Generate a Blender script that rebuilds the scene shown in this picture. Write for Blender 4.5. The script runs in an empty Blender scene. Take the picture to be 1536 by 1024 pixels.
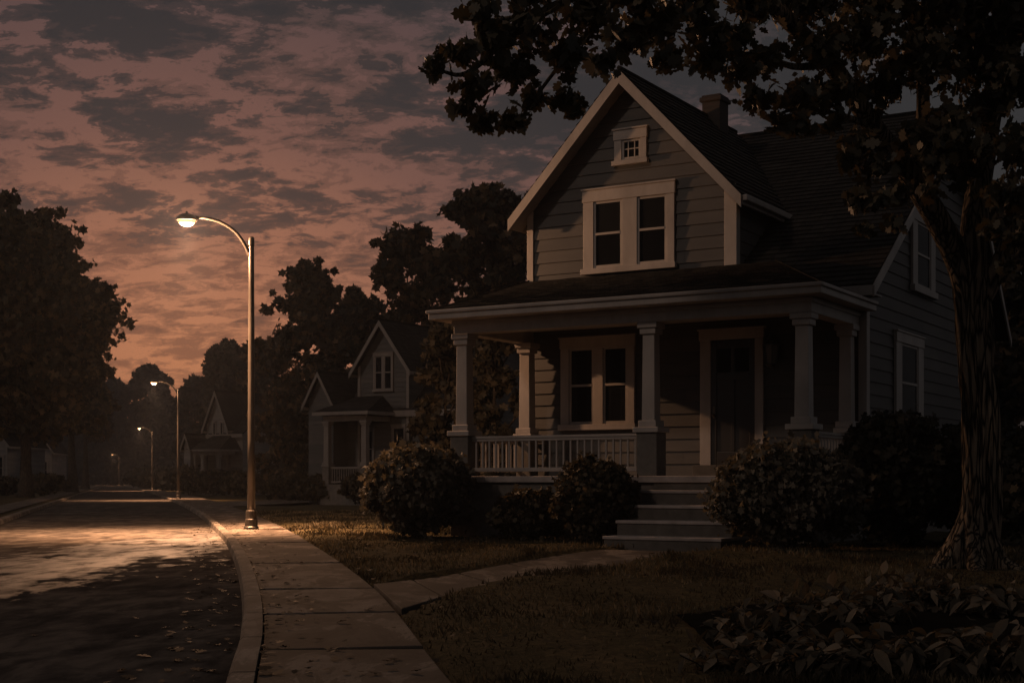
import bpy, bmesh, math, random
import numpy as np
from mathutils import Vector, Matrix, noise
rng = np.random.default_rng(11)
random.seed(5)
scene = bpy.context.scene
COL = scene.collection
R = math.radians

# ------------------------------------------------------------------ camera
F, CX, YH, H = 2133.0, 768.0, 720.0, 1.2
cam_d = bpy.data.cameras.new('camera'); cam = bpy.data.objects.new('camera', cam_d); COL.objects.link(cam)
cam.location = (0, 0, H); cam.rotation_euler = (R(90), 0, 0)
cam_d.sensor_width = 36; cam_d.lens = 36 * F / 1536; cam_d.shift_y = (YH - 512) / 1536
cam_d.clip_start = 0.1; cam_d.clip_end = 6000
scene.camera = cam

def at(px, py, Y):
    return Vector(((px - CX) / F * Y, Y, H + (YH - py) / F * Y))
def gnd(px, py):
    Y = F * H / (py - YH)
    return Vector(((px - CX) / F * Y, Y, 0))

# ------------------------------------------------------------------ helpers
def tag(o, label=None, cat=None, group=None, kind=None):
    if label: o['label'] = label
    if cat: o['category'] = cat
    if group: o['group'] = group
    if kind: o['kind'] = kind
    return o
def empty(name, loc=(0, 0, 0), rz=0):
    o = bpy.data.objects.new(name, None); COL.objects.link(o)
    o.location = loc; o.rotation_euler = (0, 0, rz); o.empty_display_size = .3
    return o
def obj(name, bm, mat, parent=None, smooth=False, bevel=0):
    me = bpy.data.meshes.new(name); bm.to_mesh(me); bm.free()
    return link(name, me, mat, parent, smooth, bevel)
def link(name, me, mat, parent=None, smooth=False, bevel=0):
    o = bpy.data.objects.new(name, me); COL.objects.link(o)
    for m in (mat if isinstance(mat, (list, tuple)) else [mat]): me.materials.append(m)
    if parent is not None: o.parent = parent
    if smooth: me.polygons.foreach_set('use_smooth', [True] * len(me.polygons))
    if bevel:
        b = o.modifiers.new('bevel', 'BEVEL'); b.width = bevel; b.segments = 2; b.limit_method = 'ANGLE'
    return o
def copy_tree(o, parent=None):
    c = o.copy(); COL.objects.link(c)
    c.parent = parent
    for ch in list(o.children): copy_tree(ch, c)
    return c
def B(): return bmesh.new()
def box(bm, x0, x1, y0, y1, z0, z1, taper=0):
    x0, x1 = min(x0, x1), max(x0, x1); y0, y1 = min(y0, y1), max(y0, y1)
    t = taper
    v = [bm.verts.new(p) for p in ((x0, y0, z0), (x1, y0, z0), (x1, y1, z0), (x0, y1, z0),
         (x0+t, y0+t, z1), (x1-t, y0+t, z1), (x1-t, y1-t, z1), (x0+t, y1-t, z1))]
    for f in ((0,3,2,1),(4,5,6,7),(0,1,5,4),(1,2,6,5),(2,3,7,6),(3,0,4,7)):
        bm.faces.new([v[i] for i in f])
    return bm
def boxo(name, dims, mat, parent, bevel=0.006, taper=0):
    return obj(name, box(B(), *dims, taper=taper), mat, parent, bevel=bevel)
def prism(bm, poly, d):
    """closed solid: polygon (3-D points) extruded along vector d"""
    a = [bm.verts.new(p) for p in poly]; b = [bm.verts.new(Vector(p) + Vector(d)) for p in poly]
    n = len(a)
    bm.faces.new(a[::-1]); bm.faces.new(b)
    for i in range(n): bm.faces.new((a[i], a[(i+1) % n], b[(i+1) % n], b[i]))
    return bm
def fixn(bm):
    bmesh.ops.recalc_face_normals(bm, faces=bm.faces[:]); return bm
def spline(pts, n):
    """Catmull-Rom through rows of any width"""
    P = np.array(pts, float); out = []
    P = np.vstack([2*P[0]-P[1], P, 2*P[-1]-P[-2]])
    for i in range(1, len(P)-2):
        for k in range(n):
            t = k / n
            out.append(.5*((2*P[i]) + (-P[i-1]+P[i+1])*t + (2*P[i-1]-5*P[i]+4*P[i+1]-P[i+2])*t*t + (-P[i-1]+3*P[i]-3*P[i+1]+P[i+2])*t**3))
    out.append(P[-2]); return np.array(out)
def tube(bm, pts, rad, sides=8, ridge=0, seed=0, cap=True, bark=0):
    """tapered tube through pts with radii; ridge adds bark ridges"""
    pts = [Vector(p) for p in pts]; rings = []
    n0 = (pts[1] - pts[0]).normalized()
    ax = n0.orthogonal().normalized()
    for i, p in enumerate(pts):
        d = (pts[min(i+1, len(pts)-1)] - pts[max(i-1, 0)]).normalized()
        ax = (ax - d * ax.dot(d)).normalized(); ay = d.cross(ax)
        ring = []
        for k in range(sides):
            a = 2*math.pi*k/sides
            r = rad[i]
            if ridge:
                q = Vector((math.cos(a)*3.2, math.sin(a)*3.2, p.z*.9 + seed))
                w = noise.noise(q*1.6) * .5 + abs(noise.noise(Vector((q.x*3, q.y*3, q.z*.8)))) * 1.0
                r *= 1 + ridge * (w - .3)
            ring.append(bm.verts.new(p + (ax*math.cos(a) + ay*math.sin(a)) * r))
        rings.append(ring)
    for i in range(len(rings)-1):
        for k in range(sides):
            bm.faces.new((rings[i][k], rings[i][(k+1) % sides], rings[i+1][(k+1) % sides], rings[i+1][k]))
    if cap:
        bm.faces.new(rings[0][::-1]); bm.faces.new(rings[-1])
    return bm
def lathe(bm, prof, c=(0, 0, 0), n=20):
    rings = []
    for r, z in prof:
        rings.append([bm.verts.new((c[0]+r*math.cos(2*math.pi*k/n), c[1]+r*math.sin(2*math.pi*k/n), c[2]+z)) for k in range(n)])
    for i in range(len(rings)-1):
        for k in range(n):
            bm.faces.new((rings[i][k], rings[i][(k+1) % n], rings[i+1][(k+1) % n], rings[i+1][k]))
    bm.faces.new(rings[0][::-1]); bm.faces.new(rings[-1])
    return bm

# ------------------------------------------------------------------ materials
def new_mat(name):
    m = bpy.data.materials.new(name); m.use_nodes = True
    nt = m.node_tree; b = nt.nodes['Principled BSDF']
    return m, nt, b
def nd(nt, t, **kw):
    n = nt.nodes.new(t)
    for k, v in kw.items(): setattr(n, k, v)
    return n
def noise_n(nt, vec, scale, detail=5, rough=.6, dist=0):
    n = nd(nt, 'ShaderNodeTexNoise'); n.inputs['Scale'].default_value = scale
    n.inputs['Detail'].default_value = detail; n.inputs['Roughness'].default_value = rough
    n.inputs['Distortion'].default_value = dist
    if vec is not None: nt.links.new(vec, n.inputs['Vector'])
    return n.outputs['Fac']
def ramp(nt, fac, stops, interp='LINEAR'):
    r = nd(nt, 'ShaderNodeValToRGB'); e = r.color_ramp.elements; r.color_ramp.interpolation = interp
    while len(e) > 1: e.remove(e[-1])
    for i, (p, c) in enumerate(stops):
        if not hasattr(c, '__len__'): c = (c, c, c)
        el = e[0] if i == 0 else e.new(p)
        el.position = p; el.color = (*c, 1)
    nt.links.new(fac, r.inputs['Fac']); return r.outputs['Color']
def mapping(nt, scale=(1, 1, 1), coord='Object', rot=(0, 0, 0)):
    t = nd(nt, 'ShaderNodeTexCoord'); m = nd(nt, 'ShaderNodeMapping')
    m.inputs['Scale'].default_value = scale; m.inputs['Rotation'].default_value = rot
    nt.links.new(t.outputs[coord], m.inputs['Vector']); return m.outputs['Vector']
def mix(nt, fac, a, b, blend='MIX'):
    m = nd(nt, 'ShaderNodeMix', data_type='RGBA', blend_type=blend)
    for s, v in (('Factor', fac), ('A', a), ('B', b)):
        i = [x for x in m.inputs if x.name == s and (x.type == 'RGBA' if s != 'Factor' else x.type == 'VALUE')][0]
        if hasattr(v, 'node'): nt.links.new(v, i)
        elif s == 'Factor': i.default_value = v
        else: i.default_value = (*v, 1)
    return [x for x in m.outputs if x.type == 'RGBA'][0]
def math_n(nt, op, a, b=None, clamp=False):
    m = nd(nt, 'ShaderNodeMath', operation=op, use_clamp=clamp)
    for i, v in enumerate((a, b)):
        if v is None: continue
        if hasattr(v, 'node'): nt.links.new(v, m.inputs[i])
        else: m.inputs[i].default_value = v
    return m.outputs[0]
def bump(nt, b, h, strength=.3, dist=.02):
    n = nd(nt, 'ShaderNodeBump'); n.inputs['Strength'].default_value = strength; n.inputs['Distance'].default_value = dist
    nt.links.new(h, n.inputs['Height']); nt.links.new(n.outputs['Normal'], b.inputs['Normal'])
def L(nt, a, b): nt.links.new(a, b)

def painted(name, base, var=.25, rough=.55, streak=(1, 1, .25), sc=3.0, dirt=.35):
    m, nt, b = new_mat(name)
    v = mapping(nt, streak)
    n1 = noise_n(nt, v, sc, 6, .65); n2 = noise_n(nt, mapping(nt, (1, 1, 1)), .9, 4, .6)
    c0 = tuple(x*(1-var) for x in base); c1 = tuple(min(1, x*(1+var*.5)) for x in base)
    c = ramp(nt, n1, [(.3, c0), (.65, c1)])
    c = mix(nt, ramp(nt, n2, [(.45, 0), (.75, dirt)]), c, tuple(x*.45 for x in base))
    if 'siding' in name:
        g = nd(nt, 'ShaderNodeNewGeometry'); c = mix(nt, 1.0, c, ramp(nt, g.outputs['Random Per Island'], [(0, (.72, .74, .76)), (1, (1.16, 1.12, 1.08))]), 'MULTIPLY')
    L(nt, c, b.inputs['Base Color']); b.inputs['Roughness'].default_value = rough
    bump(nt, b, noise_n(nt, v, 40, 3), .12, .004)
    return m
M = {}
M['siding'] = painted('siding_paint', (.045, .0415, .037), .3, .6, (.35, .35, 2.5), 2.5, .55)
M['siding2'] = painted('siding_paint_neighbour', (.052, .05, .046), .25, .6, (.35, .35, 2.5), 2.5)
M['siding3'] = painted('siding_paint_pale', (.14, .135, .13), .2, .6, (.35, .35, 2.5), 2.5)
M['trim'] = painted('trim_paint', (.30, .268, .24), .2, .5, (1, 1, .3), 2.5, .4)
M['trim2'] = painted('trim_paint_neighbour', (.16, .145, .13), .2, .55)
M['door'] = painted('door_paint', (.016, .013, .011), .3, .4)
M['stone'] = painted('pedestal_concrete', (.11, .10, .088), .35, .85, (1, 1, 1), 5, .5)
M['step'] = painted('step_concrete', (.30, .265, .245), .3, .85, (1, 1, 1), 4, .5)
M['shaded_step'] = painted('shaded_step_concrete', (.085, .076, .066), .35, .9, (1, 1, 1), 4, .5)  # step concrete darkened to paint shade onto the risers
M['iron'] = painted('black_iron', (.02, .02, .02), .2, .4)
M['bronze'] = painted('door_handle_metal', (.09, .06, .035), .2, .3)
def metal():
    m, nt, b = new_mat('lamp_post_metal')
    c = ramp(nt, noise_n(nt, mapping(nt, (1, 1, .3)), 6, 5), [(.3, (.045, .04, .034)), (.7, (.08, .07, .06))])
    L(nt, c, b.inputs['Base Color']); b.inputs['Metallic'].default_value = .6; b.inputs['Roughness'].default_value = .38
    return m
M['post'] = metal()
def glass():
    m, nt, b = new_mat('window_glass')
    b.inputs['Base Color'].default_value = (.012, .013, .015, 1); b.inputs['Roughness'].default_value = .06
    b.inputs['Alpha'].default_value = .55; b.inputs['Specular IOR Level'].default_value = .025
    bump(nt, b, noise_n(nt, mapping(nt), 1.2, 2), .04, .05)
    return m
M['glass'] = glass()
def flat(name, c, rough=.7):
    m, nt, b = new_mat(name); b.inputs['Roughness'].default_value = rough
    if rough >= 1: b.inputs['Specular IOR Level'].default_value = 0
    cc = ramp(nt, noise_n(nt, mapping(nt), 8, 3), [(.3, tuple(x*.8 for x in c)), (.7, c)])
    L(nt, cc, b.inputs['Base Color']); return m
M['dark'] = flat('dark_room', (.005, .005, .005), 1)
M['curtain'] = flat('curtain_cloth', (.09, .085, .08))
M['lampglass'] = flat('lantern_glass', (.14, .13, .115), .2)
M['upper_panel'] = flat('upper_sash_panel', (.07, .068, .064))
def shingles(name, c0, c1):
    m, nt, b = new_mat(name)
    uv = nd(nt, 'ShaderNodeTexCoord').outputs['UV']
    br = nd(nt, 'ShaderNodeTexBrick'); L(nt, uv, br.inputs['Vector'])
    br.inputs['Scale'].default_value = 1; br.inputs['Brick Width'].default_value = .3; br.inputs['Row Height'].default_value = .2
    br.inputs['Mortar Size'].default_value = .008; br.inputs['Color1'].default_value = (*c0, 1); br.inputs['Color2'].default_value = (*c1, 1)
    br.inputs['Mortar'].default_value = tuple(x*.3 for x in c0) + (1,); br.inputs['Bias'].default_value = 0
    n = noise_n(nt, mapping(nt), 1.1, 6, .7)
    c = mix(nt, ramp(nt, n, [(.4, 0), (.7, .6)]), br.outputs['Color'], tuple(x*.4 for x in c0))
    c = mix(nt, ramp(nt, noise_n(nt, mapping(nt), 25, 3), [(.5, 0), (.75, .5)]), c, tuple(x*1.6 for x in c1))
    L(nt, c, b.inputs['Base Color']); b.inputs['Roughness'].default_value = .95; b.inputs['Specular IOR Level'].default_value = .1
    bump(nt, b, noise_n(nt, mapping(nt), 30, 4), .4, .02)
    return m
M['roof'] = shingles('roof_shingles', (.018, .017, .016), (.032, .029, .026))
def brickm():
    m, nt, b = new_mat('chimney_brick')
    v = mapping(nt, (1, 1, 1)); 
    sx = nd(nt, 'ShaderNodeSeparateXYZ'); L(nt, v, sx.inputs[0]); cx = nd(nt, 'ShaderNodeCombineXYZ')
    L(nt, math_n(nt, 'ADD', sx.outputs[0], sx.outputs[1]), cx.inputs[0]); L(nt, sx.outputs[2], cx.inputs[1])
    br = nd(nt, 'ShaderNodeTexBrick'); L(nt, cx.outputs[0], br.inputs['Vector']); br.inputs['Scale'].default_value = 1
    br.inputs['Brick Width'].default_value = .22; br.inputs['Row Height'].default_value = .075; br.inputs['Mortar Size'].default_value = .01
    br.inputs['Color1'].default_value = (.028, .019, .016, 1); br.inputs['Color2'].default_value = (.018, .013, .011, 1); br.inputs['Mortar'].default_value = (.02, .019, .018, 1)
    L(nt, br.outputs['Color'], b.inputs['Base Color']); b.inputs['Roughness'].default_value = .9
    return m
M['brick'] = brickm()
def leafm(name, c0, c1, c2, rough=.55, spec=.35, pm=(1, 1, 1), psc=.7, plo=.35, phi=.7, pf=.45):
    m, nt, b = new_mat(name)
    g = nd(nt, 'ShaderNodeNewGeometry')
    c = ramp(nt, g.outputs['Random Per Island'], [(0, c0), (.55, c1), (1, c2)])
    n = noise_n(nt, mapping(nt, pm), psc, 4)
    c = mix(nt, ramp(nt, n, [(plo, .0), (phi, pf)]), c, tuple(x*.45 for x in c0))
    L(nt, c, b.inputs['Base Color']); b.inputs['Roughness'].default_value = rough; b.inputs['Specular IOR Level'].default_value = spec
    tr = nd(nt, 'ShaderNodeBsdfTranslucent'); L(nt, mix(nt, 1.0, c, (1.25, 1.1, .8), 'MULTIPLY'), tr.inputs['Color'])
    ms_ = nd(nt, 'ShaderNodeMixShader'); ms_.inputs[0].default_value = .32; L(nt, b.outputs[0], ms_.inputs[1]); L(nt, tr.outputs[0], ms_.inputs[2])
    L(nt, ms_.outputs[0], nt.nodes['Material Output'].inputs['Surface'])
    return m
M['leaf_near'] = leafm('oak_leaves', (.028, .028, .018), (.055, .05, .031), (.12, .097, .06))
M['leaf_far'] = leafm('tree_leaves', (.036, .033, .022), (.08, .066, .038), (.2, .145, .08), .8, .1)
M['leaf_dark'] = leafm('dark_tree_leaves', (.024, .024, .02), (.05, .044, .031), (.15, .105, .062), .8, .1)
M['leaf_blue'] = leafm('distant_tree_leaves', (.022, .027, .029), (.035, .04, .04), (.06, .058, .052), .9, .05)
M['leaf_bush'] = leafm('shrub_leaves', (.046, .043, .033), (.10, .09, .07), (.2, .178, .14), .65, .2)
M['leaf_bush2'] = leafm('dark_shrub_leaves', (.022, .021, .015), (.05, .043, .028), (.12, .095, .06), .65, .2)
M['leaf_bush3'] = leafm('shaded_shrub_leaves', (.010, .011, .008), (.02, .02, .013), (.05, .042, .028), .65, .15)  # shrub leaf tones lowered to paint in the deep shade at right
M['leaf_plant'] = leafm('garden_plant_leaves', (.036, .034, .027), (.085, .073, .056), (.22, .178, .13), .7, .04)
M['litter'] = leafm('dead_leaves', (.014, .011, .008), (.032, .025, .017), (.085, .06, .036), .7, .2)
M['grass'] = leafm('grass_blades', (.05, .045, .03), (.09, .077, .052), (.17, .14, .095), .8, .03, (1, .4, 1), 1.0, .44, .53, .85)
def barkm(name, c0, c1):
    m, nt, b = new_mat(name)
    v = mapping(nt, (1, 1, .11)); n = noise_n(nt, v, 20, 8, .7, .8)
    vo = nd(nt, 'ShaderNodeTexVoronoi', feature='DISTANCE_TO_EDGE'); vo.inputs['Scale'].default_value = 14
    va = nd(nt, 'ShaderNodeVectorMath', operation='ADD'); L(nt, v, va.inputs[0]); nv = nd(nt, 'ShaderNodeTexNoise'); nv.inputs['Scale'].default_value = 6; L(nt, v, nv.inputs['Vector']); vs_ = nd(nt, 'ShaderNodeVectorMath', operation='SCALE'); L(nt, nv.outputs['Color'], vs_.inputs[0]); vs_.inputs['Scale'].default_value = .22; L(nt, vs_.outputs[0], va.inputs[1]); L(nt, va.outputs[0], vo.inputs['Vector'])
    h = math_n(nt, 'MULTIPLY', n, math_n(nt, 'MINIMUM', math_n(nt, 'MULTIPLY', vo.outputs['Distance'], 5), 1))
    c = ramp(nt, h, [(.1, c0), (.5, c1)]); L(nt, c, b.inputs['Base Color']); b.inputs['Roughness'].default_value = .95
    b.inputs['Specular IOR Level'].default_value = .1
    bump(nt, b, h, .9, .06); return m
M['bark'] = barkm('bark', (.01, .009, .007), (.2, .155, .11))
M['bark_far'] = barkm('bark_distant', (.025, .021, .017), (.075, .06, .045))
def road():
    m, nt, b = new_mat('asphalt')
    v = mapping(nt, (1.3, .5, 1)); v2 = mapping(nt)
    big = noise_n(nt, v, .8, 7, .62, .5); fine = noise_n(nt, v2, 60, 3); mid = noise_n(nt, v, 2.2, 6, .65, .4)
    c = ramp(nt, mid, [(.3, (.026, .024, .022)), (.45, (.055, .049, .044)), (.55, (.085, .075, .066)), (.75, (.115, .10, .088))])
    c = mix(nt, ramp(nt, big, [(.46, 0), (.54, .5)]), c, (.02, .018, .018))
    c = mix(nt, ramp(nt, fine, [(.55, 0), (.75, .35)]), c, (.12, .105, .09))
    L(nt, c, b.inputs['Base Color'])
    # damp glossy patch shaped to catch the lamp's streak by the kerb, dry elsewhere
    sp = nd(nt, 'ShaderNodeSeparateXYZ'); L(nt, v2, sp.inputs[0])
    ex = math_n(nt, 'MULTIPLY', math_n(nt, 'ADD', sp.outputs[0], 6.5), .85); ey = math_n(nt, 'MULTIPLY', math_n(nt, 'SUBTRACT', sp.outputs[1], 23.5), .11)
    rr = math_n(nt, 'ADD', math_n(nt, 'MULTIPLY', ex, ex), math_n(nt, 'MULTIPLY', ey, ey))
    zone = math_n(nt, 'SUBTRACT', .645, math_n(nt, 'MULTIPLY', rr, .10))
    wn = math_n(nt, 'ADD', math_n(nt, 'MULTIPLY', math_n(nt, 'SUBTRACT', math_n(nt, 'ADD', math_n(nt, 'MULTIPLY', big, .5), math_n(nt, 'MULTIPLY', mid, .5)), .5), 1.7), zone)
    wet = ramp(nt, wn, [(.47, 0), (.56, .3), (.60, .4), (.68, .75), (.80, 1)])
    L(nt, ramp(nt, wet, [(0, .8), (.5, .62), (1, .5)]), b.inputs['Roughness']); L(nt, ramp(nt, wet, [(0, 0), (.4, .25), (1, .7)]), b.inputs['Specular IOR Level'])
    hh = math_n(nt, 'ADD', math_n(nt, 'MULTIPLY', fine, .35), mid)
    n = nd(nt, 'ShaderNodeBump'); n.inputs['Strength'].default_value = .4; n.inputs['Distance'].default_value = .03
    L(nt, hh, n.inputs['Height']); L(nt, n.outputs['Normal'], b.inputs['Normal'])
    return m
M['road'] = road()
def concrete(name, base, dark=.5):
    m, nt, b = new_mat(name)
    v = mapping(nt); n = noise_n(nt, mapping(nt, (1, .4, 1)), 2.4, 8, .7, .4); n2 = noise_n(nt, v, 45, 3); n3 = noise_n(nt, mapping(nt, (1.5, .5, 1)), 1.3, 7, .68, .5)
    c = ramp(nt, n, [(.32, tuple(x*.5 for x in base)), (.5, base), (.7, tuple(x*1.35 for x in base))])
    c = mix(nt, ramp(nt, n3, [(.45, 0), (.475, dark*.75), (.53, dark*.8), (.56, dark)]), c, tuple(x*.3 for x in base))
    c = mix(nt, ramp(nt, n2, [(.35, .5), (.5, 0)]), c, tuple(x*.5 for x in base))
    L(nt, c, b.inputs['Base Color']); b.inputs['Roughness'].default_value = .9; b.inputs['Specular IOR Level'].default_value = .08
    bump(nt, b, math_n(nt, 'ADD', n, math_n(nt, 'MULTIPLY', n2, .4)), .35, .02); return m
M['soil'] = flat('joint_soil', (.010, .009, .007), 1)
M['walk'] = concrete('sidewalk_concrete', (.125, .106, .09), .9)
M['kerb'] = concrete('kerb_concrete', (.15, .132, .115), .7)
def lawn():
    m, nt, b = new_mat('lawn_soil')
    v = mapping(nt, (1, .6, 1)); n = noise_n(nt, v, 1.1, 8, .7, .6); n2 = noise_n(nt, v, 14, 5, .7)
    c = ramp(nt, n, [(.3, (.03, .026, .013)), (.5, (.06, .048, .024)), (.7, (.11, .08, .042))])
    c = mix(nt, ramp(nt, n2, [(.4, .7), (.6, 0)]), c, (.02, .018, .01))
    L(nt, c, b.inputs['Base Color']); b.inputs['Roughness'].default_value = 1; b.inputs['Specular IOR Level'].default_value = .05
    bump(nt, b, math_n(nt, 'ADD', n, n2), .8, .08); return m
M['lawn'] = lawn()
def emis(name, c, s):
    m, nt, b = new_mat(name); b.inputs['Base Color'].default_value = (.8, .7, .6, 1)
    b.inputs['Emission Color'].default_value = (*c, 1); b.inputs['Emission Strength'].default_value = s; return m
M['bulb'] = emis('lamp_lens', (1, .50, .20), 1.8)

# ------------------------------------------------------------------ house building blocks
def front(V): return lambda a0, a1, z0, z1, o0, o1: (a0, a1, V-o1, V-o0, z0, z1)
def side(U): return lambda a0, a1, z0, z1, o0, o1: (U+o0, U+o1, a0, a1, z0, z1)
def siding(bm, P, lf, rf, z0, z1, course=.25):
    """lapped boards; P(a, z, out) -> point"""
    n = max(1, round((z1-z0)/course)); dz = (z1-z0)/n
    for i in range(n):
        a, c = z0+i*dz, z0+(i+1)*dz
        if rf(a)-lf(a) < .02: continue
        la, ra, lc, rc = lf(a), rf(a), lf(c), rf(c); cuts = [0.0]; ln = ra-la
        while True:
            x = cuts[-1]*ln+random.uniform(1.8, 4.2)
            if x > ln-.8: break
            cuts.append(x/ln)
        cuts.append(1.0)
        for k in range(len(cuts)-1):
            p0, p1 = cuts[k]+(.0025/ln if k else 0), cuts[k+1]-(.0025/ln if k < len(cuts)-2 else 0); j = random.uniform(-.003, .003)
            xa0, xa1, xc0, xc1 = la+ln*p0, la+ln*p1, lc+(rc-lc)*p0, lc+(rc-lc)*p1
            q = [bm.verts.new(P(*t)) for t in ((xa0, a+j, .034), (xa1, a+j*.3, .034), (xc1, c+.004, .01), (xc0, c+.004, .01), (xa0, a+j, .004), (xa1, a+j*.3, .004))]
            bm.faces.new((q[0], q[1], q[2], q[3])); bm.faces.new((q[4], q[5], q[1], q[0]))
def courses(bm, l0, r0, r1, l1, step=.2, edge=.0):
    """shingle courses on the quad l0 r0 (eave) r1 l1 (top)"""
    l0, r0, r1, l1 = map(Vector, (l0, r0, r1, l1)); uvl = bm.loops.layers.uv.verify()
    nrm = (r0-l0).cross(l1-l0).normalized()
    if nrm.z < 0: nrm = -nrm
    ln = max((l1-l0).length, (r1-r0).length); n = max(2, round(ln/step))
    udir = (r0-l0).normalized()
    m = max(1, int((r0-l0).length/.3))
    for i in range(n):
        t0, t1 = i/n, (i+1)/n+.02/n
        prev = None
        for k in range(m+1):
            s = k/m; w = .022 + .012*random.random(); j = (random.random()-.5)*.03/ln
            a = l0.lerp(l1, max(0, t0+j)).lerp(r0.lerp(r1, max(0, t0+j)), s); c = l0.lerp(l1, t1).lerp(r0.lerp(r1, t1), s)
            if s in (0, 1): w = .03
            q = (a+nrm*w, c+nrm*.004, a-nrm*.006)
            if prev:
                vs = [bm.verts.new(p) for p in (prev[0], q[0], q[1], prev[1], prev[2], q[2])]
                f = bm.faces.new(vs[:4]); g = bm.faces.new((vs[4], vs[5], vs[1], vs[0]))
                for lp in list(f.loops)+list(g.loops):
                    d = lp.vert.co-l0; lp[uvl].uv = (d.dot(udir)+i*.13, i*.2+(.02 if lp.vert in (vs[0], vs[1]) else .18))
            prev = q
    return bm
def slab(bm, l0, r0, r1, l1, th):
    l0, r0, r1, l1 = map(Vector, (l0, r0, r1, l1)); n = (r0-l0).cross(l1-l0).normalized()
    if n.z < 0: n = -n
    return prism(bm, (l0, r0, r1, l1), -n*th)
def window(parent, P, a0, a1, z0, z1, opens, trim, head=.2, sill=.1, meet=True, grid=None, curtain=False, upper_panel=False, ext=.04):
    """casing, sashes, panes; opens = [(a0,a1)]; P maps (a,a,z,z,out,out) to a box"""
    w = empty('window'); w.parent = parent
    zo0, zo1 = z0+sill+.03, z1-head
    bm = B(); box(bm, *P(a0-ext*.4, a1+ext*.4, z1-head, z1, .03, .105)); box(bm, *P(a0-ext, a1+ext, z1, z1+.035, .03, .13))
    xs = [a0]+[x for o in opens for x in o]+[a1]
    for i in range(0, len(xs), 2): box(bm, *P(xs[i], xs[i+1], z0+sill, z1-head, .03, .09))
    obj('window_frame', bm, trim, w, bevel=.006)
    obj('window_sill', box(B(), *P(a0-ext, a1+ext, z0, z0+sill, .03, .14)), trim, w, bevel=.008)
    for (p, q) in opens:
        boxo('window_dark_panel', P(p-.01, q+.01, z0+sill, z1-head, .036, .039), M['dark'], w, 0)  # near-black panel painted in for the unlit room
        if curtain:
            bm = B(); n = 7; wd = (q-p)*.24
            for sgn, ed in ((1, p+.04), (-1, q-.04)):
                for k in range(n):
                    x = ed+sgn*wd*k/n
                    box(bm, *P(x, x+sgn*wd/n*.9, zo0, zo1, .041, .046+.005*(k % 2)))
            obj('curtain', bm, M['curtain'], w)
        if upper_panel: boxo('upper_sash_panel', P(p+.03, q-.03, (zo0+zo1)/2-.02, zo1, .041, .046), M['upper_panel'], w, 0)  # grey panel behind the upper half of the pane
        boxo('window_pane', P(p+.02, q-.02, zo0-.02, zo1-.02, .053, .056), M['glass'], w, 0)
        bm = B(); s = .05; mid = (zo0+zo1)/2
        box(bm, *P(p+.004, p+s, z0+sill+.002, z1-head-.002, .05, .07)); box(bm, *P(q-s, q-.004, z0+sill+.002, z1-head-.002, .05, .07))
        box(bm, *P(p+s, q-s, z0+sill+.002, zo0+.03, .05, .07)); box(bm, *P(p+s, q-s, zo1-s, zo1-.002, .05, .07))
        if meet: box(bm, *P(p+s, q-s, mid-.025, mid+.025, .05, .078))
        if grid:
            for i in range(1, grid[0]):
                x = p+(q-p)*i/grid[0]; box(bm, *P(x-.012, x+.012, zo0+.03, zo1-s, .048, .064))
            for i in range(1, grid[1]):
                z = zo0+(zo1-zo0)*i/grid[1]; box(bm, *P(p+s, q-s, z-.012, z+.012, .047, .062))
        obj('window_sash', bm, trim, w, bevel=.004)
    return w
def column(parent, u, v, zb, zp, zt, wd, trim, stone, pedestal=True, ped_w=.41):
    c = empty('porch_column', (u, v, 0)); c.parent = parent; h = wd/2
    if pedestal:
        p = ped_w/2
        boxo('pedestal', (-p, p, -p, p, zb, zp-.1), stone, c, .008)
        boxo('pedestal_cap', (-p-.05, p+.05, -p-.05, p+.05, zp-.1, zp), trim, c, .012)
    boxo('shaft', (-h, h, -h, h, zp+.12, zt-.21), trim, c, .01, taper=h*.1)
    bm = B(); box(bm, -h-.05, h+.05, -h-.05, h+.05, zp, zp+.123); obj('column_base', bm, trim, c, bevel=.012)
    bm = B(); box(bm, -h-.03, h+.03, -h-.03, h+.03, zt-.213, zt-.1); box(bm, -h-.065, h+.065, -h-.065, h+.065, zt-.103, zt)
    obj('capital', bm, trim, c, bevel=.01)
    return c
def railing(parent, p0, p1, zt, zb, trim, n):
    r = empty('railing'); r.parent = parent
    p0, p1 = Vector(p0), Vector(p1); ang = math.atan2(p1.y-p0.y, p1.x-p0.x); ln = (p1-p0).length
    r.location = p0; r.rotation_euler.z = ang
    bm = B(); box(bm, 0, ln, -.045, .045, zt-.05, zt); box(bm, 0, ln, -.028, .028, zt-.1, zt-.05); obj('top_rail', bm, trim, r, bevel=.008)
    boxo('bottom_rail', (0, ln, -.03, .03, zb, zb+.075), trim, r, .006)
    me = None
    for i in range(n):
        if me is None:
            o = boxo('baluster', (-.017, .017, -.017, .017, zb+.075, zt-.1), trim, r, 0); me = o
        else:
            o = me.copy(); COL.objects.link(o); o.parent = r
        o.location = (ln*(i+.6)/(n+.2), 0, 0)
    return r
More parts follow.
